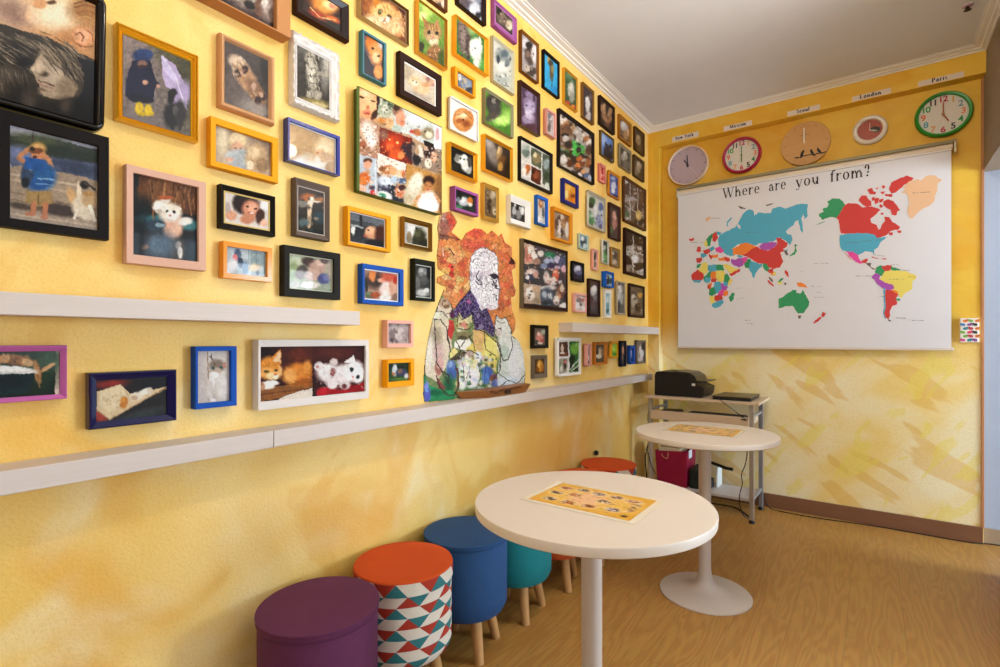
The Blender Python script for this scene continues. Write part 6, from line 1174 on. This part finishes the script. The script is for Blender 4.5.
PAL = dict(b='4FA9C6', g='2E9560', r='CC3A36', y='E8D668', o='EE8330', p='A950B4', m='E0489E', s='E8BE96', k='6A5A50')
CR1, CR2, CR3, CR4, CR5, CR6, CR7 = (675, 165, 6.671), (675, 220, 6.673), (810, 165, 6.671), (740, 240, 7.41), (840, 240, 6.673), (670, 160, 5.556), (820, 160, 5.556)
LAND = [
 (CR1, 'b', '288,495 300,470 330,450 372,430 405,415 412,395 425,420 440,428 436,400 420,398 430,375 452,330 478,305 500,295 525,308 530,340 560,318 600,325 640,322 652,290 700,280 740,292 800,268 850,260 885,262 880,300 885,340 860,365 862,345 852,330 840,360 850,400 852,455 838,440 828,400 822,370 800,375 790,400 760,420 738,440 748,460 775,465 782,500 765,535 740,505 690,480 660,505 600,518 560,520 540,535 480,520 420,530 385,555 380,590 350,600 330,585 300,560 292,530'),
 (CR1, 'o', '372,580 390,555 420,545 440,525 480,520 520,535 545,548 520,580 470,590 440,600 405,595 390,605'),
 (CR1, 'p', '560,545 590,522 640,515 680,518 665,545 630,565 600,568 575,560'),
 (CR1, 'r', '515,560 550,545 575,562 610,572 640,565 668,545 682,520 675,490 700,485 735,515 752,520 745,545 720,560 728,575 700,585 708,610 722,640 700,680 660,690 620,680 600,660 560,655 530,640 500,620 450,600 480,590'),
 (CR2, 'b', '420,235 450,240 440,258 470,255 420,248'), (CR2, 'b', '330,190 368,190 388,205 380,222 395,235 370,238 345,225 322,205'),
 (CR2, 'p', '378,262 400,268 430,255 460,262 452,300 430,312 395,300 380,285'), (CR2, 'm', '450,255 485,250 475,280 458,290'),
 (CR2, 'g', '465,290 490,262 505,270 500,300 495,318 470,315'), (CR2, 'b', '505,275 530,285 560,298 580,292 575,312 555,325 538,350 526,388 515,360 500,330 495,318 502,295'),
 (CR2, 'g', '588,288 612,300 628,330 620,342 600,330 590,312'), (CR2, 'r', '622,335 660,320 650,345 632,352'), (CR2, 'o', '640,345 668,350 660,368 642,362'), (CR2, 'y', '660,345 672,352 668,366 655,360'),
 (CR2, 'y', '155,340 180,310 175,295 205,285 218,310 215,345 200,358 175,350'), (CR2, 'g', '150,300 175,295 160,315 145,318'),
 (CR2, 'b', '222,305 270,300 278,335 250,350 222,335'), (CR2, 'g', '275,302 318,300 325,335 282,335'), (CR2, 'r', '112,368 150,335 188,360 190,385 175,402 150,405 118,400'),
 (CR2, 'b', '120,400 150,405 175,402 160,418 135,415'), (CR2, 'g', '195,385 230,345 245,350 235,395 215,415 195,405'), (CR2, 'b', '205,385 235,385 232,410 212,420 200,408'),
 (CR2, 'o', '245,350 272,345 275,380 250,395 240,375'), (CR2, 'y', '275,345 325,340 335,370 325,405 300,418 278,395'), (CR2, 'g', '332,370 348,360 365,395 350,420 328,410'), (CR2, 'y', '365,400 385,402 365,435 355,425'),
 (CR2, 'r', '240,395 275,390 270,410 245,412'), (CR2, 'b', '265,418 300,415 308,450 305,480 275,488 260,460'), (CR2, 'g', '232,455 262,452 272,490 245,505 230,495'), (CR2, 'o', '222,430 245,420 240,455 225,452'), (CR2, 'r', '218,440 235,440 232,458 220,455'),
 (CR2, 'p', '308,425 340,430 350,450 335,470 312,465'), (CR2, 'b', '325,408 352,420 348,440 330,435'), (CR2, 'm', '300,475 325,465 330,495 310,510 285,500'), (CR2, 'o', '335,470 352,475 350,500 328,510 325,490'),
 (CR2, 'y', '235,510 262,512 262,555 240,552 230,520'), (CR2, 'r', '268,505 310,505 318,525 290,545 268,535'), (CR2, 'b', '250,560 285,545 315,530 322,550 300,575 268,585 250,575'),
 (CR2, 'g', '368,535 362,515 385,488 396,492 388,528 375,545'), (CR2, 'y', '320,300 345,295 400,325 425,325 405,350 370,355 348,330'), (CR2, 'r', '365,362 430,325 432,342 380,372'),
 (CR2, 'r', '145,258 178,252 178,268 165,285 148,282'), (CR2, 'b', '175,228 205,222 208,240 190,250 178,245'), (CR2, 'r', '190,205 225,195 232,215 215,225 200,222'), (CR2, 'o', '245,235 285,232 280,250 250,250'), (CR2, 'm', '272,190 300,180 325,205 305,218 275,208'),
 (CR2, 'o', '290,258 345,250 350,268 300,272'), (CR2, 'r', '325,245 362,255 365,272 345,275'), (CR2, 'r', '228,225 248,245 240,262 228,240'), (CR2, 'g', '212,130 240,100 268,82 262,105 242,125 232,170 220,172'), (CR2, 'r', '252,105 275,78 285,120 268,145 252,135'), (CR2, 'y', '195,150 212,140 215,172 205,178'),
 (CR2, 'r', '95,130 125,122 122,135 105,138'), (CR2, 'b', '280,80 310,85 298,100 282,95'), (CR2, 'r', '155,180 168,182 172,205 160,212 145,205'), (CR2, 'b', '228,190 255,178 262,195 238,208'),
 (CR1, 'b', '345,405 348,380 375,348 380,355 355,385 355,410'), (CR1, 'k', '420,272 440,278 470,288 465,295 435,288'), (CR1, 'k', '605,265 650,255 655,260 615,273'), (CR1, 's', '205,355 225,345 240,352 225,365 212,380'), (CR1, 'b', '752,560 745,580 735,600 730,575'),
 (CR1, 'g', '798,530 815,535 805,548 812,575 800,595 775,605 765,612 770,598 795,578 800,560'),
 (CR4, 'k', '325,75 345,85 355,105 348,112 335,95'), (CR4, 'r', '210,222 235,215 245,240 222,242'), (CR4, 'k', '215,275 235,290 245,305 235,308 218,288'), (CR4, 'r', '205,295 225,312 250,335 245,342 215,318'),
 (CR4, 'g', '280,310 300,290 320,280 315,295 292,312'), (CR4, 'y', '285,315 312,310 305,330 288,325'), (CR4, 'k', '325,318 345,322 335,335'), (CR4, 'o', '420,320 455,318 480,332 498,352 475,348 440,345'), (CR4, 'r', '335,225 355,240 360,275 350,265 335,245'),
 (CR4, 'g', '290,435 320,425 355,395 385,382 390,372 420,375 415,395 440,400 452,395 460,372 475,395 495,430 510,455 505,490 480,520 470,538 430,540 412,520 405,505 392,485 350,488 310,500 290,505 290,470'), (CR4, 'k', '432,562 452,562 445,580 435,578'),
 (CR4, 'r', '545,612 560,595 590,572 605,575 580,598 552,618'), (CR4, 'r', '605,560 615,535 622,542 635,545 620,568'),
 (CR3, 'g', '178,355 235,268 215,240 190,225 150,225 115,245 125,265 115,285 90,290 85,300 95,308 62,325 62,342 75,350 80,365 120,350 150,345'), (CR3, 'g', '35,398 60,390 98,375 95,380 62,395'),
 (CR3, 'r', '235,268 262,255 320,262 350,285 410,278 450,290 470,300 445,325 405,360 412,385 445,400 455,432 468,425 480,395 498,375 495,345 530,350 545,378 575,395 600,415 590,430 555,435 530,445 510,465 450,488 425,465 380,455 300,455 210,458 200,420 195,370 178,355'),
 (CR3, 'r', '325,235 345,205 375,205 385,225 405,240 410,270 375,278 355,265 340,250'), (CR3, 'r', '490,245 520,230 550,240 575,265 600,300 580,310 575,335 545,330 540,300 510,285 490,270'), (CR3, 'r', '380,165 415,155 420,175 440,180 435,195 400,192'),
 (CR3, 'r', '528,160 545,115 600,90 650,72 690,90 670,110 630,130 610,150 575,180 545,188'), (CR3, 'r', '500,195 550,195 548,212 505,208'), (CR3, 'r', '430,225 460,222 455,250 435,262'), (CR3, 'r', '470,180 500,178 485,195'), (CR3, 'r', '478,140 495,135 500,150 485,158'), (CR3, 'r', '435,155 455,148 450,160'), (CR3, 'r', '468,262 485,270 480,285 465,280'),
 (CR3, 'r', '415,218 432,212 428,235 415,238'), (CR3, 'r', '475,320 490,322 485,332 472,328'), (CR3, 'r', '525,450 550,448 550,468 530,465'), (CR3, 'r', '580,440 605,435 608,450 590,452'), (CR3, 'r', '462,232 490,225 480,245 465,250'),
 (CR3, 's', '620,150 665,110 720,95 740,105 770,78 810,68 840,72 850,88 880,98 850,125 845,175 830,215 825,245 800,268 760,285 715,320 690,352 665,352 650,310 665,255 655,205 640,190 610,185 640,165'),
 (CR3, 'b', '200,470 260,458 380,456 425,465 450,488 520,478 470,515 455,545 425,568 428,598 415,580 370,572 335,592 320,600 290,582 255,580 215,568 200,535 198,500'),
 (CR3, 'm', '228,575 290,582 318,602 325,625 335,640 355,648 335,658 305,645 270,615 250,585'), (CR3, 'r', '248,600 275,630 272,634 240,598 230,580'),
 (CR5, 'r', '150,140 170,128 185,130 172,150 150,152'), (CR5, 'k', '175,155 205,155 200,175 188,168'), (CR5, 'k', '195,175 225,190 240,188 225,196'), (CR5, 'r', '215,112 255,122 250,126 215,118'), (CR5, 'r', '275,125 310,122 300,130'),
 (CR5, 'g', '235,215 245,185 272,172 295,180 315,210 300,235 270,235 262,225'), (CR5, 'r', '278,178 320,170 345,175 340,192 318,212 300,205'), (CR5, 'g', '345,180 398,195 392,205 355,212 345,198'),
 (CR5, 'y', '285,240 300,212 340,205 400,208 440,212 508,240 500,262 480,275 478,325 445,345 425,360 410,382 395,375 385,350 365,335 350,300 310,290 278,275 265,262'),
 (CR5, 'p', '220,240 240,222 270,240 265,265 300,285 345,295 360,318 330,335 295,325 250,290 235,265 215,255'), (CR5, 'o', '345,330 385,345 382,362 365,350 350,345'),
 (CR5, 'r', '305,335 345,340 372,360 390,365 372,390 378,415 375,430 350,435 340,455 332,475 335,500 325,525 305,515 298,490 305,440 300,400 302,360'), (CR5, 'b', '290,320 302,330 300,400 304,440 296,490 305,525 295,515 288,480 296,440 292,380'),
 (CR5, 'g', '375,390 400,395 395,405 375,400'), (CR5, 'k', '318,528 345,540 330,540'),
]
V = []; Fc = []; M = []; keys = list(PAL)
for (x0, y0, s), c, pts in LAND:
    P = [tuple(map(float, q.split(','))) for q in pts.split()]
    if True:          # neighbours share their borders
        mx, my = sum(p[0] for p in P) / len(P), sum(p[1] for p in P) / len(P)
        ex = 4.0 if y0 in (220, 240) else 2.0
        P = [(px_ + ex * (px_ - mx) / (math.hypot(px_ - mx, py_ - my) + 1e-6), py_ + ex * (py_ - my) / (math.hypot(px_ - mx, py_ - my) + 1e-6)) for px_, py_ in P]
    rj = random.Random(len(P) * 31 + int(P[0][0]))
    Q = []
    for i in range(len(P)):
        a, b2 = P[i], P[(i + 1) % len(P)]; L = math.hypot(b2[0] - a[0], b2[1] - a[1]); n = max(1, int(L / 9))
        for k in range(n):
            u = k / n; j = 0 if k == 0 else rj.uniform(-2.2, 2.2)
            nx, ny = -(b2[1] - a[1]) / (L + 1e-6), (b2[0] - a[0]) / (L + 1e-6)
            Q.append((a[0] + (b2[0] - a[0]) * u + nx * j, a[1] + (b2[1] - a[1]) * u + ny * j))
    base = len(V); W = []
    for qx, qy in Q:
        X, Zz = ony(x0 + qx / s, y0 + qy / s, YM); W.append((X, Zz))
    V += [(X, YM - .0006 - .00001 * len(M) / 50, Zz) for X, Zz in W]
    for f in tri_poly(W): Fc.append(tuple(base + i for i in f)); M.append(keys.index(c))
obj('printed_countries', V, Fc, [mat(PAL[k], .6) for k in keys], t, fm=M)
# thin leader lines of the small country names
b = MB()
for (x0, y0, s), pts in ((CR4, '550,175 660,172'), (CR4, '440,232 468,231'), (CR4, '528,342 610,345'), (CR4, '560,387 600,388'), (CR4, '550,425 622,423'), (CR4, '30,596 85,594'), (CR4, '50,618 95,620'), (CR2, '100,148 190,152'),
                          (CR2, '410,528 460,518'), (CR2, '415,455 445,453'), (CR5, '105,240 215,240'), (CR5, '370,520 440,522'), (CR5, '480,537 560,537'), (CR5, '260,375 292,376'), (CR5, '395,200 465,203'), (CR5, '340,165 390,166'), (CR5, '220,98 300,108'), (CR1, '240,356 300,354'), (CR3, '675,188 800,180'), (CR3, '240,522 330,515'), (CR3, '340,512 470,498'), (CR5, '325,262 425,262'), (CR1, '470,450 570,452'), (CR5, '455,245 500,247')):
    (ax, ay), (bx, by) = [tuple(map(float, q.split(','))) for q in pts.split()]
    a, c2 = ony(x0 + ax / s, y0 + ay / s, YM), ony(x0 + bx / s, y0 + by / s, YM)
    rj = random.Random(int(ax)); n = 14
    for i in range(n):
        if rj.random() < .25: continue
        u0, u1 = i / n, (i + .7) / n; h = rj.uniform(.0008, .0022)
        xa, xb = a[0] + (c2[0] - a[0]) * u0, a[0] + (c2[0] - a[0]) * u1; z = a[1] + (c2[1] - a[1]) * (u0 + u1) / 2
        b.box(xa, xb, YM - .0014, YM - .0004, z - h, z + h)
b.out('country_names', mat('6A5E58', .6), t)
def put_text(s, p0, p1, y, m, name, parent, bold=1.0, gap=.04, dy=.0008, hscale=None):
    V, Fc, w = text_mesh(s, bold, gap)
    (xa, za), (xb, zb) = ony(p0[0], p0[1], y), ony(p1[0], p1[1], y)
    k = (xb - xa) / w; kv = k if hscale is None else hscale
    return [(xa + v[0] * k, y - dy, za + (zb - za) * v[0] / w + v[1] * kv) for v in V], Fc
V = []; Fc = []
ZL = ony(724, 198.5, YM)[1]
for s, p0, p1 in (('Where', (723.2, 0), (760, 0)), ('are', (768.4, 0), (786.4, 0)), ('you', (795.6, 0), (819.6, 0)), ('from?', (829.8, 0), (871, 0))):
    vv, w = text_mesh(s, 1.0, .03)[0], text_mesh(s, 1.0, .03)[2]
    xa, xb = ony(p0[0], 190, YM)[0], ony(p1[0], 190, YM)[0]
    b0 = len(V); k = (xb - xa) / w
    V += [(xa + v[0] * k, YM - .0009, ZL + v[1] * .108) for v in vv]
    Fc += [tuple(b0 + i for i in f) for f in text_mesh(s, 1.0, .03)[1]]
obj('lettering', V, Fc, mat('1C1614', .6), t)

# city name strips on the beam
for nm, tl, tr, br, bl, a, b2 in (('New York', (672.4, 136.5), (698.5, 132), (698.5, 136.8), (672.8, 141.9), (675.2, 139.6), (693.6, 136.2)),
                                  ('Moscow', (723.7, 126.6), (752, 120.3), (752.5, 125.3), (723.7, 131.2), (729.6, 128.3), (746.4, 124.9)),
                                  ('Seoul', (787.6, 112.0), (820, 104.2), (820, 108.9), (787.6, 117), (796.4, 113.3), (809.6, 110.3)),
                                  ('London', (852, 96.3), (891, 88.4), (891, 93.4), (852, 101.6), (859.6, 98.6), (881.4, 94.2)),
                                  ('Paris', (918, 81.2), (964, 71.8), (964, 77.2), (918, 86.6), (931.6, 82.4), (947.6, 79.0))):
    tt = thing('city_sign', 'white paper strip reading %s on the beam above the clocks' % nm, 'sign', (ony((tl[0] + tr[0]) / 2, 100, YF)[0], YF, ony(*tl, YF)[1]), 'city name strips above the clocks')
    x0 = ony(tl[0], 100, YF)[0]; x1 = ony(tr[0], 100, YF)[0]
    z1 = (ony(*tl, YF)[1] + ony(*tr, YF)[1]) / 2; z0 = (ony(*bl, YF)[1] + ony(*br, YF)[1]) / 2
    MB().box(x0, x1, YF - .0012, YF, z0, z1).out('paper_strip', mat('DDD0C4', .7), tt)
    zz = (ony(*a, YF)[1] + ony(*b2, YF)[1]) / 2
    V, Fc, w = text_mesh(nm, 1.8, .06); xa, xb = ony(a[0], 100, YF)[0], ony(b2[0], 100, YF)[0]; k = (xb - xa) / w
    obj('lettering', [(xa + v[0] * k, YF - .0018, zz - .002 + v[1] * .037) for v in V], Fc, mat('14100E', .6), tt)

# clocks: x, z, radius
def digits(cx, cz, R, y, cols, size, parent, rr=.80):
    for h in range(1, 13):
        cu = bpy.data.curves.new('numeral', 'FONT'); cu.body = str(h); cu.size = size; cu.align_x = 'CENTER'; cu.align_y = 'CENTER'; cu.offset = size * .022; cu.extrude = .0006
        cu.space_character = .85
        tmp = bpy.data.objects.new('numeral_text', cu); SC.collection.objects.link(tmp)
        dg = bpy.context.evaluated_depsgraph_get(); me = bpy.data.meshes.new_from_object(tmp.evaluated_get(dg))
        bpy.data.objects.remove(tmp)
        me.materials.clear(); me.materials.append(mat(cols[(h - 1) % len(cols)], .5))
        o = bpy.data.objects.new('numeral', me); a = math.radians(90 - 30 * h)
        o.rotation_euler = (math.pi / 2, 0, 0)
        o.location = Vector((cx + R * rr * math.cos(a), y, cz + R * rr * math.sin(a))) - parent.location
        link(o, parent)
def hand(b, cx, cz, y, ang, L, w, tail=0.0):
    a = math.radians(90 - ang); c, s = math.cos(a), math.sin(a)
    P = [(-tail, -w), (L * .85, -w), (L, 0), (L * .85, w), (-tail, w)]
    b.prism([(cx + u * c - v * s, cz + u * s + v * c) for u, v in P], 'y', y, y + .0012)
def clock(label, cx, cz, R, rim, face, rimw, depth=.035, dark=None):
    t = thing('wall_clock', label, 'clock', (cx, YB, cz), 'round world time clocks in a row')
    f = R - rimw
    if rim: MB().lathe([(R * .97, 0), (R, .006), (R, depth * .75), (R - rimw * .3, depth), (f + rimw * .15, depth * .93), (f, depth * .7), (f, .012)], (cx, YB, cz), 72, axis='y').out('rim', rim, t, True)
    o = MB().lathe([(f + .002, .010), (f + .002, .015), (0, .015)], (cx, YB, cz), 72, axis='y').out('dial', face, t)
    return t
def hands(t, cx, cz, y, hr, mn, Lh, Lm, w, m):
    b = MB(); hand(b, cx, cz, y, hr, Lh, w * 1.3, Lh * .15); b.out('hour_hand', m, t)
    b = MB(); hand(b, cx, cz, y - .002, mn, Lm, w, Lm * .15); b.out('minute_hand', m, t)
    MB().lathe([(0, 0), (w * 2.5, 0), (w * 2.5, .004), (0, .005)], (cx, y, cz), 16, axis='y').out('hub', m, t)
DK = mat('15120F', .5)
yd = YB - .016
t = clock('cream rimmed clock with plain lavender dial under the New York sign', .286, 2.486, .150, mat('E6CFB4', .45), mat('B9A6B4', .35, coat=.6), .012)
b = MB()
for k in range(60):
    a = math.radians(6 * k); l = .016 if k % 5 == 0 else .005; r0 = .130 - l; w = .0018 if k % 5 == 0 else .0007
    c, s = math.cos(a), math.sin(a)
    b.prism([(.286 + u * c - v * s, 2.486 + u * s + v * c) for u, v in ((r0, -w), (.130, -w), (.130, w), (r0, w))], 'y', yd, yd + .0008)
b.out('minute_marks', mat('4A4048', .5), t)
hands(t, .286, 2.486, yd - .004, 330, 356, .058, .085, .0035, mat('2A2A3A', .4))
b = MB(); hand(b, .286, 2.486, yd - .008, 140, .11, .0008, .03); b.out('second_hand', mat('E0D0D8', .4), t)
NUMC = ['D9A040', '6F8FA8', 'E08050', '2E8A50', '2A2A30', 'C83A50', 'E8A050', '5FA0B0', 'DD6A40', '2E9A50', '3A2A3A', 'B02A44']
def num_clock(label, cx, cz, R, rimc, hr, rw, hc, size):
    t = clock(label, cx, cz, R, mat(rimc, .35), mat('DCD6CC', .4, coat=.4), rw)
    MB().lathe([(R - rw - .001, .016), (R - rw - .001, .0165), (R * .80, .0165), (R * .80, .016), (R - rw - .001, .016)], (cx, YB, cz), 64, axis='y', caps=False).out('chapter_ring', mat('C9D0C4', .4), t)
    digits(cx, cz, R - rw, yd - .001, NUMC, size, t, .80)
    hands(t, cx, cz, yd - .006, hr, 0, R * .42, R * .56, R * .022, mat(hc, .4))
    b = MB(); hand(b, cx, cz, yd - .011, 200, R * .5, .0008, .03); b.out('second_hand', mat('D8B898', .4), t)
num_clock('crimson rimmed clock with coloured numerals under the Moscow sign', .660, 2.484, .128, 'A81640', 180, .019, '3A7A3A', .047)
num_clock('green rimmed clock with coloured numerals under the Paris sign, rightmost clock', 1.749, 2.488, .131, '2A8C2C', 152, .019, 'A8622E', .048)
# wooden clock with birds
cx, cz, R = 1.052, 2.478, .144
t = thing('wall_clock', 'plain round wooden clock with three black birds on a branch under the Seoul sign', 'clock', (cx, YB, cz), 'round world time clocks in a row')
MB().lathe([(R * .98, .008), (R, .010), (R, .021), (R * .985, .023), (0, .023)], (cx, YB, cz), 80, axis='y').out('dial', mat('C8975A', .5, var=.10, vscale=10, stretch=(.5, 1, 4)), t)
MB().lathe([(.04, 0), (.04, .009)], (cx, YB, cz), 32, axis='y').out('movement', DK, t)
yw = YB - .0235
b = MB()
for h in range(12):
    a = math.radians(30 * h); b.lathe([(0, 0), (.0035, 0), (.0035, .0006), (0, .0006)], (cx + .122 * math.cos(a), yw, cz + .122 * math.sin(a)), 10, axis='y')
b.out('hour_dots', mat('9A6A3C', .6), t)
def birdpt(X, Y): return ony(775 + X / 8.333, 110 + Y / 8.333, YB - .024)
b = MB()
for pts in ('205,392 240,378 290,368 330,372 345,358 395,352 425,342 428,348 398,362 350,366 330,384 322,376 290,376 240,386 205,398', '210,380 214,360 228,340 240,332 246,338 240,356 232,378 226,392 208,405 212,392',
            '292,340 298,326 308,326 312,340 322,352 330,372 326,388 316,376 302,364 294,352', '350,336 350,318 362,312 366,324 378,334 388,352 376,356 360,350', '160,395 185,392 205,392 200,400 170,405'):
    P = [birdpt(*map(float, q.split(','))) for q in pts.split()]
    b.prism(P, 'y', yw - .001, yw)
b.out('birds', DK, t)
P0, P1 = birdpt(243, 150), birdpt(243, 278)
b = MB().prism([(P0[0] - .004, P0[1]), (P0[0] + .004, P0[1]), (P1[0] + .005, P1[1]), (P1[0] - .005, P1[1])], 'y', yw - .005, yw - .004); b.out('minute_hand', mat('E6DCCC', .4), t)
xa, xb = birdpt(205, 212)[0], birdpt(290, 208)[0]; zz = birdpt(243, 212)[1]
b = MB().box(xa, xb, yw - .004, yw - .003, zz - .0012, zz + .0012).box(birdpt(243, 0)[0] - .0012 + .006, birdpt(243, 0)[0] + .0012 + .006, yw - .004, yw - .003, zz - .03, zz + .03); b.out('second_hand', mat('6A4A30', .5), t)
# small white clock with red dial
cx, cz, R = 1.401, 2.482, .089
t = clock('small white rimmed clock with red picture dial under the London sign', cx, cz, R, mat('E2D8CC', .4), mat('A84A34', .4, coat=.6, var=.25, vscale=30), .026)
b = MB()
for k in range(12):
    a = math.radians(30 * k); c, s = math.cos(a), math.sin(a); b.prism([(cx + u * c - v * s, cz + u * s + v * c) for u, v in ((.052, -.0012), (.059, -.0012), (.059, .0012), (.052, .0012))], 'y', yd, yd + .0006)
b.out('hour_marks', DK, t)
b = MB().prism([(cx + .002, cz + .012), (cx + .03, cz + .018), (cx + .055, cz + .002), (cx + .045, cz - .022), (cx + .02, cz - .02), (cx + .006, cz - .006)], 'y', yd, yd + .0008); b.out('dial_picture', mat('2A2A1E', .5, var=.2, vscale=80), t)
b = MB().prism([(cx + .008, cz + .002), (cx + .03, cz - .004), (cx + .042, cz - .016), (cx + .02, cz - .012)], 'y', yd - .001, yd); b.out('dial_leaf', mat('B8B89A', .5), t)
hands(t, cx, cz, yd - .004, 120, 0, .028, .045, .0014, mat('E8DCD0', .4))

# elephant patterned switch cover
x0, x1, z0, z1 = 1.822, 1.903, 1.150, 1.288
t = thing('switch_cover', 'white switch cover printed with small colourful elephants right of the map', 'switch cover', ((x0 + x1) / 2, YB, z0))
MB().box(x0, x1, YB - .03, YB, z0, z1, bev=.003).out('cover_box', mat('EDE8E2', .4), t)
cols = ['7AB84A', '2A2A2A', 'E0406A', 'E87A30', 'E0559A', '2E8A9A', '4A8AC8', 'C83A50', '8A4AA0']
V = []; Fc = []; M = []; rnd = random.Random(5)
def ell(cx, cz, rx, rz, m, n=12):
    b0 = len(V)
    for k in range(n): V.append((cx + rx * math.cos(2 * math.pi * k / n), YB - .0304 - .00005 * m, cz + rz * math.sin(2 * math.pi * k / n)))
    Fc.append(tuple(range(b0, b0 + n))); M.append(m)
for j in range(6):
    for i in range(3):
        ex = x0 + .015 + i * .0255 + (.006 if j % 2 else -.002); ez = z0 + .014 + j * .022; m = rnd.randrange(len(cols)); s = 1 if (i + j) % 2 else -1
        ell(ex, ez, .0095, .0062, m); ell(ex + s * .008, ez + .004, .005, .005, m); ell(ex + s * .012, ez - .002, .0018, .006, m, 8)
        for q in (-.006, -.002, .003, .007): ell(ex + q, ez - .007, .0016, .0038, m, 8)
obj('elephant_print', V, Fc, [mat(c, .5) for c in cols], t, fm=M)
